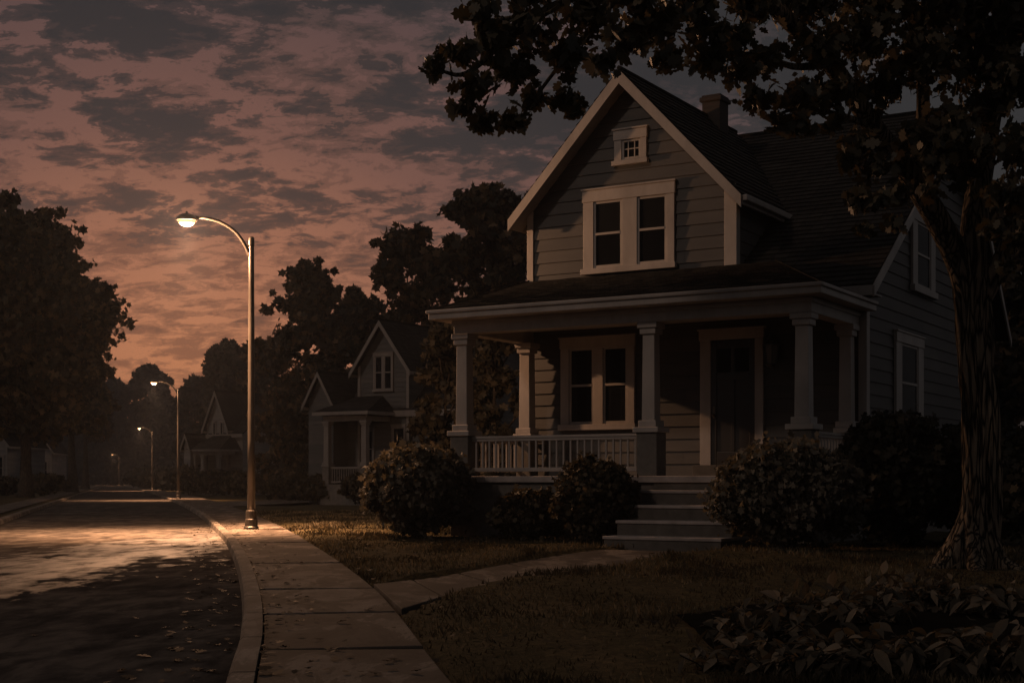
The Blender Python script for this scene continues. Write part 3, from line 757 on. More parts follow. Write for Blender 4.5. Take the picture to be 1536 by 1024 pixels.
# ------------------------------------------------------------------ leaf scattering
def fan(o): return np.array(o, float)
_h = [(.07, -.36), (.17, -.37), (.23, -.26), (.15, -.13), (.24, -.13), (.35, -.03), (.31, .09), (.18, .1), (.25, .2), (.23, .33), (.12, .33)]
OAK = fan([(0, -.52)]+_h+[(.06, .47), (0, .52), (-.06, .47)]+[(-x, y) for x, y in _h[::-1]])
CLUMP = fan([(0, -.5), (.2, -.25), (.5, -.3), (.35, .05), (.48, .3), (.15, .28), (0, .52), (-.22, .25), (-.5, .25), (-.3, -.02), (-.42, -.32), (-.15, -.25)])
OVAL = fan([(0, -.5), (.18, -.3), (.27, 0), (.2, .28), (0, .5), (-.2, .28), (-.27, 0), (-.18, -.3)])
LANCE = fan([(0, -.5), (.13, -.25), (.17, 0), (.11, .27), (0, .52), (-.11, .27), (-.17, 0), (-.13, -.25)])
def scatter(name, centers, sizes, tmpl, mat, parent=None, up=None, flat=0.0, droop=None, kind=None):
    """one flat leaf per centre; flat pulls leaf normals towards `up` (per leaf)"""
    N = len(centers); k = len(tmpl)
    nrm = rng.normal(size=(N, 3))
    nrm /= np.linalg.norm(nrm, axis=1)[:, None]
    if up is not None:
        nrm = nrm*(1-flat)+up*flat; nrm /= np.linalg.norm(nrm, axis=1)[:, None]
    r = rng.normal(size=(N, 3))
    if droop is not None: r = r*.5+np.array([0, 0, -1.])*droop
    t = r-nrm*np.sum(r*nrm, 1)[:, None]; t /= np.linalg.norm(t, axis=1)[:, None]; s = np.cross(nrm, t)
    tt = tmpl[None]*sizes[:, None, None]*np.stack([rng.uniform(.8, 1.15, N), rng.uniform(.85, 1.15, N)], 1)[:, None, :]
    bend = (tt[..., 0]**2)*rng.uniform(-1.2, 1.2, N)[:, None]/np.maximum(sizes[:, None], 1e-6)
    V = centers[:, None, :]+tt[..., :1]*s[:, None, :]+tt[..., 1:]*t[:, None, :]+bend[..., None]*nrm[:, None, :]
    me = bpy.data.meshes.new(name)
    me.vertices.add(N*k); me.vertices.foreach_set('co', V.reshape(-1).astype(np.float32))
    me.loops.add(N*k); me.loops.foreach_set('vertex_index', np.arange(N*k, dtype=np.int32))
    me.polygons.add(N); me.polygons.foreach_set('loop_start', np.arange(0, N*k, k, dtype=np.int32))
    me.update(calc_edges=True)
    o = link(name, me, mat, parent)
    return o
def ball(n, shell=.55):
    d = rng.normal(size=(n, 3)); d /= np.linalg.norm(d, axis=1)[:, None]
    return d*(shell+(1-shell)*rng.random((n, 1)))**1.0*1.0, d
def blobs_leaves(blobs, per, shell=.3):
    """blobs = [(x,y,z,rx,ry,rz)]; returns centres and outward dirs"""
    C_, D_ = [], []
    for b in blobs:
        n = max(4, int(per*(b[3]*b[4]+b[3]*b[5]+b[4]*b[5])/3))
        p, d = ball(n, shell); p = p*(1+np.abs(rng.normal(size=(n, 1)))*.16)*(.75+.35*np.abs(np.sin(d[:, :1]*5+b[0])*np.cos(d[:, 2:]*6+b[2])))
        C_.append(np.array(b[:3])+p*np.array(b[3:])); D_.append(d)
    return np.concatenate(C_), np.concatenate(D_)

def tree(label, base, height, width, nblob=16, per=260, lsize=.5, mat='leaf_far', low=.25, trunk_r=.35, lean=0, group=None, shape=1.0, name='tree', sparse=0, bark='bark_far', flare=1.5):
    t = empty(name, base); tag(t, label, 'tree', group)
    rs = np.random.default_rng(abs(hash((round(base[0], 1), round(base[1], 1)))) % 10000)
    bl = []
    zc0, zc1 = height*low, height
    for i in range(nblob):
        f = (i+.5)/nblob; z = zc0+(zc1-zc0)*f
        env = math.sin(math.pi*min(1, (f*.86+.14)**shape))**.6
        a = i*2.4+rs.uniform(-.5, .5); rr = width*env*rs.uniform(.25, .62)
        r = width*rs.uniform(.27, .40)*(1-.2*f)
        bl.append((math.cos(a)*rr+lean*f, math.sin(a)*rr*.9, min(z, zc1-r*.75), r, r, r*.82))
    for i in range(nblob*5):  # small outlying sprays give an uneven outline
        b = bl[rs.integers(nblob)]; d = rs.normal(size=3); d /= np.linalg.norm(d); k_ = rs.uniform(.85, 1.45)
        r = b[3]*rs.uniform(.16, .36)
        bl.append((b[0]+d[0]*b[3]*k_, b[1]+d[1]*b[3]*k_, max(height*low*.7, b[2]+d[2]*b[5]*k_), r, r, r*.7))
    c, d = blobs_leaves(bl, per)
    scatter('crown', c, lsize*rng.uniform(.6, 1.3, len(c)), CLUMP, M[mat], t, d, .35)
    bm = B(); topz = height*.72
    pts = spline([(0, 0, -.1), (.05, 0, height*.12), (lean*.2+rs.uniform(-.2, .2), 0, height*.3), (lean*.4, rs.uniform(-.3, .3), height*.5), (lean*.6, 0, topz)], 5)
    n = len(pts); rad = [trunk_r*(1-.8*i/(n-1))*(1+(flare-1)*math.exp(-i*.9)) for i in range(n)]
    tube(bm, pts, rad, 10, .25, base[0])
    for b in bl[:nblob]:
        z0 = max(height*.16, b[2]-math.hypot(b[0], b[1])*.9); z0 = min(z0, topz*.9)
        k = np.interp(z0, pts[:, 2], np.arange(n)); i = int(k); s = pts[i]
        r0 = rad[i]*.5; e = np.array(b[:3])
        mid = (s+e)/2+np.array([0, 0, -.06*height])*rs.uniform(0, 1)
        q = spline([s, mid, e], 4); tube(bm, q, np.linspace(r0, .04, len(q)), 6, 0, cap=False)
    obj('trunk', bm, M[bark], t, smooth=True)
    return t
def G(px, Y): return Vector(((px-CX)/F*Y, Y, 0))
# left side of the street
tree('big leafy tree towering over the left pavement, its trunk nearest', G(38, 100), 19.9, 8.0, 34, 115, .55, 'leaf_far', .3, .5, name='shade_tree', shape=.9)
tree('tree with straight trunk behind the big tree across the street', G(108, 140), 15.5, 5.6, 16, 200, .7, 'leaf_far', .46, .55, name='shade_tree')
tree('third tree along the left kerb with a slim trunk', G(128, 190), 14.5, 5.0, 14, 220, .8, 'leaf_dark', .55, .55, name='shade_tree')
tree('tall tree rising at the far left edge of the street', G(-25, 128), 23, 7, 18, 260, .7, 'leaf_far', .3, .5, name='shade_tree')
# far end
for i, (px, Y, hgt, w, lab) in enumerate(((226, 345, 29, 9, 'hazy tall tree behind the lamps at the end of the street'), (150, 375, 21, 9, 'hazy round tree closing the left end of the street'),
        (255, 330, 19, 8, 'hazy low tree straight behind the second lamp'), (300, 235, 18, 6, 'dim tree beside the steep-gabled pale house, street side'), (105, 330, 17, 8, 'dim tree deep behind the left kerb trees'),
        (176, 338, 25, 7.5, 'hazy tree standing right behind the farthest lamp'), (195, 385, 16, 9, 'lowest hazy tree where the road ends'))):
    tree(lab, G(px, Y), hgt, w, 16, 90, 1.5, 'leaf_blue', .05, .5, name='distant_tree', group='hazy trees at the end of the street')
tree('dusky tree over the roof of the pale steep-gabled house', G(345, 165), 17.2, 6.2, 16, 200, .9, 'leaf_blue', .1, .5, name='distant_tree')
tree('dusky tree beside the nearest lamp post, behind the pale house', G(395, 150), 16, 5, 14, 200, .85, 'leaf_dark', .1, .4, name='distant_tree')
tree('tapering tree with open top between lamp post and neighbour house', G(462, 98), 16.2, 4.3, 22, 190, .55, 'leaf_dark', .1, .4, name='shade_tree', shape=.75)
tree('dark spreading tree with a low limb left of the porch house', G(615, 92), 17.6, 4.6, 22, 190, .55, 'leaf_dark', .12, .45, name='shade_tree')
tree('tallest dark tree behind the left roof edge of the porch house', G(735, 86), 18.9, 5.2, 24, 190, .55, 'leaf_dark', .12, .45, name='shade_tree')
tree('dark tree half hidden between the two tall trees behind the neighbour roof', G(540, 110), 15.5, 5, 18, 240, .6, 'leaf_dark', .08, .4, name='shade_tree')
tree('small bushy tree hiding the right half of the neighbour house', G(668, 47), 6.4, 1.75, 18, 560, .27, 'leaf_bush2', .1, .14, name='small_tree')
tree('small leafy tree seen through the left end of the porch', G(742, 46), 6.6, 1.6, 16, 560, .27, 'leaf_bush2', .06, .14, name='small_tree')
tree('low bushy tree in the shade left of the neighbour porch', G(420, 84), 6.6, 2.8, 14, 300, .4, 'leaf_dark', .05, .2, name='small_tree')
# behind / right of the house
tree('dark tree beyond the side wall at the right edge', G(1545, 40), 9.5, 3.6, 18, 420, .35, 'leaf_dark', .05, .25, name='shade_tree')
tree('shadowed tree behind the house back corner', G(1440, 62), 10.5, 4.0, 16, 300, .45, 'leaf_dark', .05, .25, name='shade_tree')

# ------------------------------------------------------------------ foreground oak
oak = empty('oak_tree', (0, 0, 0)); 
OB = at(1462, 862, 18.0); OB.z = 0; oak.location = OB
tag(oak, 'huge dark oak with ridged forked trunk overhanging the right side of the lawn', 'tree')
def q(px, py, Y): return at(px, py, Y)-OB
bm = B()
trk = [q(1460, 885, 18), q(1462, 855, 18), q(1470, 800, 18), (q(1472, 700, 18)), q(1468, 600, 18), q(1462, 500, 18), q(1458, 420, 18)]
tr_ = [.46, .35, .265, .225, .215, .21, .21]
P_ = spline([(*p, r) for p, r in zip(trk, tr_)], 10)
tube(bm, [p[:3] for p in P_], [p[3] for p in P_], 72, .42, 3)
def limb(pts, r0, r1, sides=10):
    P = spline([tuple(q(*p)) for p in pts], 6); n = len(P)
    tube(bm, P, [r0+(r1-r0)*(i/(n-1))**.8 for i in range(n)], sides, .12 if r0 > .06 else 0, pts[0][0])
limb([(1458, 450, 18), (1428, 370, 17.9), (1370, 270, 17.6), (1310, 190, 17.2), (1245, 95, 16.6), (1160, 10, 16)], .19, .09, 20)
limb([(1458, 440, 18), (1462, 330, 18), (1480, 210, 18.3), (1500, 80, 18.6), (1500, -60, 18.8)], .2, .1, 20)
limb([(1465, 460, 18), (1498, 400, 17.9), (1530, 330, 17.8), (1580, 220, 17.6), (1640, 60, 17.2)], .15, .08, 14)
limb([(1372, 273, 17.6), (1385, 160, 17.7), (1372, 40, 17.6), (1340, -60, 17.5)], .11, .05)
limb([(1160, 10, 16), (1060, -35, 15.2), (950, -30, 14.4), (850, 0, 13.6), (760, 60, 13.1), (700, 110, 12.8), (655, 105, 12.6)], .09, .012)
limb([(950, -30, 14.4), (880, 50, 14), (830, 110, 13.8), (790, 165, 13.6), (765, 195, 13.5)], .04, .008, 6)
limb([(850, 0, 13.6), (800, 20, 13.2), (740, 30, 12.9), (690, 30, 12.7)], .035, .008, 6)
limb([(1060, -35, 15.2), (1010, 30, 14.9), (950, 70, 14.6), (910, 105, 14.4)], .045, .008, 6)
limb([(1245, 95, 16.6), (1190, 100, 16.2), (1130, 80, 15.8), (1080, 95, 15.5)], .06, .01, 8)
limb([(1310, 190, 17.2), (1250, 170, 16.6), (1190, 165, 16.2), (1150, 180, 16)], .05, .008, 6)
limb([(1370, 270, 17.6), (1330, 250, 17), (1300, 270, 16.5), (1285, 320, 16.2)], .05, .008, 6)
limb([(1580, 220, 17.6), (1530, 230, 17), (1500, 280, 16.6)], .05, .008, 6)
# roots
for a, ln in ((200, .9), (255, .8), (310, .9), (150, .6), (20, .8)):
    a = R(a); d = Vector((math.cos(a), math.sin(a), 0))
    P = spline([(d.x*r_, d.y*r_, z_) for r_, z_ in ((.0, .85), (.2, .42), (.42, .13), (ln*.85, .02), (ln*1.2, -.08))], 4)
    tube(bm, P, np.linspace(.16, .06, len(P)), 14, .3, a)
obj('trunk', bm, M['bark'], oak, smooth=True)
C_, D_ = [], []
bl = []
def blob(px, py, Y, rpx, flat=.75):
    c = q(px, py, Y); r = rpx/F*Y; bl.append((c.x, c.y, c.z, r, r*1.15, r*flat))
for a in ((655, 100, 12.6, 26), (690, 82, 12.7, 30), (715, 130, 12.8, 34), (730, 185, 13.2, 24), (700, 165, 13, 22), (765, 180, 13.5, 24), (740, 60, 12.9, 40), (775, 110, 13.2, 40), (720, 15, 12.7, 30), (800, 150, 13.5, 24),
          (845, 150, 13.8, 26), (865, 165, 13.9, 18), (790, 40, 13.1, 50), (850, 80, 13.5, 45), (800, -20, 13.2, 50), (880, 20, 13.8, 55), (905, 95, 14.3, 26), (940, 60, 14.5, 40), (985, 35, 14.8, 48), (1000, 90, 14.9, 30),
          (950, -10, 14.5, 55), (1050, 40, 15.2, 48), (1060, 90, 15.3, 36), (1100, 60, 15.6, 42), (1110, 110, 15.6, 32), (1150, 90, 15.9, 38), (1040, -10, 15.2, 50), (1130, 10, 15.8, 50), (1140, 150, 15.9, 30), (1165, 180, 16, 26),
          (1200, 150, 16.1, 42), (1200, 190, 16.1, 24), (1230, 70, 16.3, 55), (1250, 140, 16.4, 40), (1250, 185, 16.5, 24), (1290, 60, 16.8, 60), (1320, 130, 17, 45), (1210, 0, 16.2, 60), (1290, 215, 16.5, 36), (1310, 250, 16.5, 34), (1275, 235, 16.3, 22),
          (1290, 300, 16.3, 28), (1400, 245, 16.8, 36), (1418, 212, 16.8, 34), (1395, 285, 16.8, 20), (1440, 215, 17, 36), (1320, 300, 16.4, 26), (1340, 335, 16.4, 18), (1300, 345, 16.3, 16), (1350, 290, 16.6, 24), (1380, 90, 17, 70), (1420, 190, 17.2, 45), (1370, 210, 17, 36), (1460, 90, 17.5, 70), (1440, 260, 17.3, 34), (1475, 160, 17.3, 40),
          (1530, 120, 17.2, 70), (1520, 220, 16.9, 44), (1500, 290, 16.6, 30), (1530, 300, 16.6, 34), (1490, 345, 16.6, 22), (1525, 360, 16.7, 24), (1320, 0, 17, 70), (1420, 10, 17.2, 80), (1510, 20, 17.3, 80), (1560, 220, 17, 60), (1510, 400, 17, 16), (1575, 330, 17, 50), (1640, 60, 17.2, 80), (1600, 130, 17.3, 70), (1665, 0, 17.2, 75), (1610, -60, 17.5, 90), (1680, 130, 17, 70), (1640, 220, 17, 55)): blob(*a)
# unseen upper crown of the oak, spread leftward to shade the house
for i in range(60):
    a = i*2.4; r = 6.4*math.sqrt((i+.5)/60); z = 10.3+1.8*(1-(r/6.6)**2)+random.uniform(-.4, .4)
    bl.append((-3.6+math.cos(a)*r, .2+math.sin(a)*r*.8, z, 1.0, 1.0, .75))
c, d = blobs_leaves(bl, 1350, .1)
scatter('crown', c, .175*rng.uniform(.65, 1.3, len(c)), OAK, M['leaf_near'], oak, d, .25, droop=.5)

# ------------------------------------------------------------------ shrubs
def shrub(label, c, w, dpt, h, n, mat='leaf_bush', ls=.12, lumps=26, name='shrub', tm=CLUMP):
    s = empty(name, (c[0], c[1], 0)); tag(s, label, 'shrub')
    rs = np.random.default_rng(int(abs(c[0]*77+c[1]*13)))
    bl = [(0, 0, h*.48, w*.78, dpt*.78, h*.44)]
    for i in range(lumps):
        a = i*2.4; z = -.35+1.3*((i+.5)/lumps); rr = math.sqrt(max(.02, 1-min(1, z*z)))
        bl.append((math.cos(a)*rr*w*.74, math.sin(a)*rr*dpt*.74, h*(.48+.40*z)+rs.uniform(-.04, .04)*h, w*rs.uniform(.22, .34), dpt*rs.uniform(.22, .34), h*rs.uniform(.13, .19)))
    tot = sum((b[3]*b[4]+b[3]*b[5]+b[4]*b[5])/3 for b in bl)
    cc, d = blobs_leaves(bl, n/tot, .6)
    ok = cc[:, 2] > .03; cc, d = cc[ok], d[ok]
    scatter('foliage', cc, ls*rng.uniform(.6, 1.35, len(cc)), tm, M[mat], s, d, .45)
    bm = B()
    for k in range(9):
        a = k*2.4; e = (math.cos(a)*w*.55, math.sin(a)*dpt*.55, h*rs.uniform(.5, .75))
        P = spline([(math.cos(a)*.06, math.sin(a)*.06, -.03), (e[0]*.4, e[1]*.4, h*.3), e], 4); tube(bm, P, np.linspace(.025, .008, len(P)), 5)
    obj('stem', bm, M['bark_far'], s)
    return s
def loc(u, v): return Vector(HO)+Vector((.857*u+.516*v, -.516*u+.857*v, 0))
p = loc(-4.45, .9); shrub('biggest round leafy shrub at the left corner of the porch', p, 1.12, 1.05, 1.9, 13000, ls=.12)
shrub('low loose shrub in the gap between two round shrubs', loc(-2.15, 1.15), .68, .55, 1.05, 4200, 'leaf_bush2', .12, 16)
shrub('round shrub in front of the porch railing beside the steps', loc(-.62, .95), .78, .74, 1.62, 8000, 'leaf_bush2', .10)
shrub('large round shrub hiding the right end of the steps', loc(3.28, -.1), 1.24, 1.02, 1.86, 15000, 'leaf_bush', .10)
shrub('dark tall shrub against the side wall under the lower window', loc(4.4, 2.0), 1.05, 1.1, 2.35, 10000, 'leaf_bush3', .14)
shrub('dark shrub in deep shade behind the oak trunk', loc(5.6, 3.2), 1.2, 1.2, 2.2, 5500, 'leaf_bush3', .15)
shrub('unlit shrub at the right edge beyond the oak trunk', loc(7.4, 1.6), 1.3, 1.2, 2.1, 5500, 'leaf_bush3', .15)
shrub('shaded shrub in front of the neighbour porch', G(548, 66), 1.2, 1, 1.5, 2200, 'leaf_bush2', .25)
shrub('low hedge-like shrub left of the neighbour porch', G(492, 70), 1.6, 1, 1.5, 2200, 'leaf_bush2', .28)
shrub('wide dim shrub at the foot of the neighbour house', G(600, 64), 1.3, 1, 1.4, 2600, 'leaf_bush2', .22)
shrub('dim shrub on the lawn behind the nearest lamp post', G(440, 76), 1.5, 1.2, 1.7, 2200, 'leaf_bush2', .28)
shrub('round shrub in front of the pale steep-gabled house', G(322, 110), 1.9, 1.2, 2.0, 1800, 'leaf_bush2', .4)
shrub('dim shrub between second lamp and pale house', G(284, 116), 1.4, 1.2, 2.4, 1500, 'leaf_bush2', .4)
shrub('dim shrub right of the pale house porch', G(365, 100), 1.6, 1.2, 1.8, 1600, 'leaf_bush2', .38)
shrub('dark shrub beside the trunk of the big left tree', G(68, 112), 1.8, 1.4, 1.7, 1600, 'leaf_bush2', .4)
shrub('shrub at the foot of the pale house at the left picture edge', G(5, 112), 1.6, 1.3, 1.5, 1500, 'leaf_bush2', .4)
for px, Y, w, lab in ((225, 190, 3.4, 'far shrub beside the third lamp'), (255, 165, 3, 'far shrub behind the foot of the second lamp'), (152, 365, 6, 'farthest shrub left of where the road ends'), (200, 360, 6, 'farthest shrub right of where the road ends')):
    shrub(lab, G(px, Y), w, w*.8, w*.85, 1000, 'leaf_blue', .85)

# ------------------------------------------------------------------ leafy plants in the dark bed
def plant(label, px, py, h, nst, leaf, spread, seed, tip=False):
    b = gnd(px, py); pl = empty('leafy_plant', b); tag(pl, label, 'plant', 'leafy plants in the dark bed')
    rs = np.random.default_rng(seed); bm = B(); lv = B()
    for i in range(nst):
        a = rs.uniform(0, 6.28); sp = spread*rs.uniform(.15, 1)**.7; hh = h*rs.uniform(.6, 1.0)*(1.15-.35*sp/spread)
        tipp = np.array([math.cos(a)*sp, math.sin(a)*sp, hh])
        P = spline([(math.cos(a)*.03, math.sin(a)*.03, -.02), tuple(tipp*np.array([.45, .45, .6])), tuple(tipp)], 5); tube(bm, P, np.linspace(.006, .003, len(P)), 5)
        n = len(P); nl = rs.integers(8, 12)
        for k in range(nl):
            f = .35+.65*k/(nl-1); p = Vector(P[min(n-1, int(f*(n-1)+.5))]); last = k >= nl-2
            aa = k*2.4+a+rs.uniform(-.4, .4); el = rs.uniform(.55, 1.3) if last and tip else rs.uniform(-1.0, .5)
            d = Vector((math.cos(aa)*math.cos(el), math.sin(aa)*math.cos(el), math.sin(el)))
            ln = leaf*rs.uniform(.55, 1.15); w = ln*.22; roll = rs.uniform(-.7, .7)
            sd = d.cross(Vector((0, 0, 1))).normalized(); up = sd.cross(d)
            sd, up = sd*math.cos(roll)+up*math.sin(roll), up*math.cos(roll)-sd*math.sin(roll)
            pts = [(0, 0), (.08, .22), (.25, .8), (.45, 1), (.68, .72), (.87, .26), (1, 0)]; dr = rs.uniform(.1, .5)
            bp = lambda t: p+d*(t*ln)-Vector((0, 0, dr*ln*t*t))
            mid = [lv.verts.new(bp(t)) for t, _ in pts]
            for s in (-1, 1):
                ed = [mid[0]]+[lv.verts.new(bp(t)+sd*(s*w*e)+up*(w*e*.28)) for t, e in pts[1:-1]]+[mid[-1]]
                for j in range(len(pts)-1):
                    uq = []
                    for x in (mid[j], mid[j+1], ed[j+1], ed[j]):
                        if x not in uq: uq.append(x)
                    lv.faces.new(uq if s < 0 else uq[::-1])
    obj('stem', bm, M['bark_far'], pl); obj('foliage', lv, M['leaf_plant'], pl)
    return pl
bm = B(); gb = {}
bc, bu = gnd(1330, 985), 1
for i in range(41):
    for k in range(31):
        x, y = 1.3+i*.12, 7.9+k*.17
        rr = ((x-3.4)/2.3)**2+((y-10.3)/2.5)**2+.25*noise.noise(Vector((x*1.3, y*1.3, 7)))
        if rr < 1: gb[i, k] = bm.verts.new((x, y, float(lawn_h(np.array([x]), np.array([y]))[0])+.012+.05*min(1, (1-rr)*2)+.02*noise.noise(Vector((x*5, y*5, 1)))))
for (i, k) in list(gb):
    qd = [(i, k), (i+1, k), (i+1, k+1), (i, k+1)]
    if all(q_ in gb for q_ in qd): bm.faces.new([gb[q_] for q_ in qd])
for v in [v for v in bm.verts if not v.link_faces]: bm.verts.remove(v)
tag(obj('garden_soil', bm, M['soil'], smooth=True), kind='structure')
for args in (('upright plant with pointed leaves at the left end of the dark bed', 1150, 990, 0.42, 22, 0.16, 0.38, 1, True), ('spiky-topped plant standing second in the dark bed, pointed leaves skyward', 1222, 955, 0.42, 20, 0.16, 0.38, 2, True),
             ('broad-leaved plant with drooping pale leaves in the middle of the bed', 1300, 965, 0.45, 23, 0.18, 0.43, 3), ('tallest plant of the bed, dark pointed leaf on top, before the oak roots', 1378, 938, 0.46, 22, 0.17, 0.43, 4, True),
             ('leafy plant in the bed right in front of the oak trunk', 1445, 945, 0.40, 22, 0.17, 0.43, 5), ('plant at the right edge of the bed with paired leaves', 1510, 950, 0.42, 22, 0.17, 0.43, 6),
             ('low plant cut by the lower picture edge, hanging leaves', 1290, 1040, 0.38, 25, 0.16, 0.43, 7), ('low plant at the bottom edge below the oak trunk', 1400, 1040, 0.42, 25, 0.17, 0.45, 8),
             ('plant in the bottom corner of the dark bed', 1510, 1040, 0.42, 25, 0.16, 0.45, 9), ('small low plant at the lower left start of the bed', 1080, 1030, 0.27, 18, 0.14, 0.35, 10, True),
             ('short plant between the two pointed-leaved plants at the bottom', 1195, 1045, 0.34, 22, 0.15, 0.40, 11), ('plant behind the tallest one, half hidden towards the lawn', 1330, 915, 0.32, 18, 0.16, 0.38, 12)): plant(*args)

# ------------------------------------------------------------------ grass, fallen leaves
def grass():
    n = 150000
    Y = 7.5+44*rng.random(n)**1.9; X = fr(Y)+.02+rng.random(n)*14
    vis = (X < Y*.42+.6)
    X, Y = X[vis], Y[vis]
    th = np.array([noise.noise(Vector((a*.8, b*.38, 3))) for a, b in zip(X, Y)])
    keep = (rng.random(len(X)) < np.clip(.6+th*1.6, .2, 1)) & ~in_walk(X, Y, -.02)
    # keep clear of the house footprint and steps
    du, dv = (X-HO[0])*.857-(Y-HO[1])*.516, (X-HO[0])*.516+(Y-HO[1])*.857
    keep &= ((X-3.4)/2.3)**2+((Y-10.3)/2.5)**2 > .9
    keep &= ~((dv > 1.9) & (du > -4.6)) & ~((du > -.05) & (du < 2.2) & (dv > -.02))
    X, Y, th = X[keep], Y[keep], th[keep]; N = len(X)
    hz = lawn_h(X, Y); hgt = rng.uniform(.025, .07, N)*(1+th*.7)*(1+.3*(Y > 16)); w = rng.uniform(.003, .006, N)*(1+Y/11)
    a = rng.uniform(0, 6.28, N); lean = rng.uniform(.1, .9, N)*hgt; b = rng.uniform(0, 6.28, N)
    p = np.stack([X, Y, hz-.01], 1); s = np.stack([np.cos(a)*w, np.sin(a)*w, 0*w], 1); l = np.stack([np.cos(b)*lean, np.sin(b)*lean, hgt], 1)
    V = np.stack([p-s, p+s, p+s*.6+l*.55, p+l*1.0, p-s*.6+l*.55], 1)
    me = bpy.data.meshes.new('grass'); k = 5
    me.vertices.add(N*k); me.vertices.foreach_set('co', V.reshape(-1).astype(np.float32)); me.loops.add(N*k); me.loops.foreach_set('vertex_index', np.arange(N*k, dtype=np.int32))
    me.polygons.add(N); me.polygons.foreach_set('loop_start', np.arange(0, N*k, k, dtype=np.int32)); me.update(calc_edges=True)
    tag(link('grass', me, M['grass']), 'short dry brownish grass blades covering the front lawn', 'grass', kind='stuff')
grass()
def litter():
    C_ = []
    n = 240
    Y = 8+28*rng.random(n)**1.6; X = np.interp(Y, kerb_in[:, 1], kerb_in[:, 0])-np.abs(rng.normal(size=n))*.38-.03; C_.append(np.stack([X, Y, np.full(n, .02)], 1))
    n = 260
    Y = 8+30*rng.random(n)**1.5; f = rng.random(n); f = np.where(rng.random(n) < .5, f**3, 1-(1-f)**.4); X = fl(Y)*(1-f)+fr(Y)*f; C_.append(np.stack([X, Y, np.full(n, SW+.018)], 1))
    n = 700
    Y = 9+18*rng.random(n)**1.3; X = fr(Y)+rng.random(n)*10; ok = ~in_walk(X, Y, 0); X, Y = X[ok], Y[ok]; C_.append(np.stack([X, Y, lawn_h(X, Y)+.05], 1))
    c = np.concatenate(C_)
    o = scatter('fallen_leaves', c, rng.uniform(.05, .105, len(c)), OAK, M['litter'], None, np.tile([[0, 0, 1.]], (len(c), 1)), .8)
    tag(o, 'dry fallen leaves lying along the kerb, pavement and lawn', 'fallen leaves', kind='stuff')
litter()

# ------------------------------------------------------------------ street lamps
RD = Vector((-.278, .96, 0)).normalized()
def street_lamp(base):
    t = empty('street_lamp', base)
    bm = B(); lathe(bm, [(.17, 0), (.17, .05), (.145, .07), (.14, .22), (.125, .24), (.125, .40), (.115, .43)], n=20); obj('lamp_base', bm, M['post'], t, smooth=False, bevel=.006)
    bm = B(); lathe(bm, [(.088, .4), (.082, 2), (.062, 6.5), (.058, 6.52)], n=20); lathe(bm, [(.066, 6.36), (.07, 6.38), (.07, 6.54), (.05, 6.57)], n=16); obj('lamp_post', bm, M['post'], t, smooth=True)
    ad = Vector((-.985, -.17, 0))
    A = [ad*x+Vector((0, 0, z)) for x, z in ((.03, 6.12), (.14, 6.38), (.36, 6.68), (.68, 6.88), (1.0, 6.96), (1.22, 6.965))]
    P = spline([tuple(a) for a in A], 6); bm = B(); tube(bm, P, np.linspace(.045, .032, len(P)), 10); obj('lamp_arm', bm, M['post'], t, smooth=True)
    hc = ad*1.42+Vector((0, 0, 6.9))
    hd = empty('lamp_head', hc); hd.parent = t
    bm = B(); lathe(bm, [(.225, -.01), (.24, 0), (.235, .03), (.2, .09), (.13, .13), (.05, .15), (.03, .15), (.03, .19), (.012, .2)], n=24); tube(bm, [ad*-.26+Vector((0, 0, .05)), ad*-.12+Vector((0, 0, .075))], [.045, .06], 10)
    obj('lamp_shade', bm, M['post'], hd, smooth=True)
    bm = B(); lathe(bm, [(.04, -.135), (.11, -.115), (.17, -.065), (.2, -.012), (.19, -.008)], n=24); obj('lamp_lens', bm, M['bulb'], hd, smooth=True)
    return t
lamp_labels = ('nearest tall street lamp with curved arm, lit above the wet road', 'second street lamp down the road, lit beside the pale house', 'third and smaller lit street lamp further along the kerb', 'farthest tiny lit street lamp where the road ends')
pos = [gnd(377, 800), G(267.5, 84.5), G(228.5, 158), G(178.5, 315)]
proto = None
for i, p in enumerate(pos):
    p = Vector((p.x, p.y, SW if i < 3 else 0))
    if proto is None: proto = street_lamp(p); o = proto
    else: o = copy_tree(proto); o.location = p
    tag(o, lamp_labels[i], 'street lamp', 'lit street lamps along the kerb')
    ld = bpy.data.lights.new('lamp_light', 'SPOT'); ld.spot_size = R(94); ld.spot_blend = 1; ld.energy = 23000 if i == 0 else 11000; ld.color = (1, .50, .25); ld.shadow_soft_size = .12
    lo = bpy.data.objects.new('lamp_light', ld); COL.objects.link(lo); lo.location = p+Vector((-.985*1.42, -.17*1.42, 6.74))
    pd = bpy.data.lights.new('lamp_glow', 'POINT'); pd.energy = 4800 if i == 0 else 900; pd.color = (1, .52, .27); pd.shadow_soft_size = .12
    po = bpy.data.objects.new('lamp_glow', pd); COL.objects.link(po); po.location = lo.location

# ------------------------------------------------------------------ haze
HZ = True
if HZ:
    bm = B(); box(bm, -320, 320, -30, 480, -1, 33)
    m = bpy.data.materials.new('haze'); m.use_nodes = True; nt = m.node_tree; nt.nodes.clear()
    out = nd(nt, 'ShaderNodeOutputMaterial'); pv = nd(nt, 'ShaderNodeVolumePrincipled'); pv.inputs['Color'].default_value = (.62, .7, .82, 1); pv.inputs['Density'].default_value = .00042; pv.inputs['Anisotropy'].default_value = .55
    L(nt, pv.outputs[0], out.inputs['Volume'])
    tag(obj('haze', bm, m), 'thin evening haze along the street', 'haze', kind='stuff')

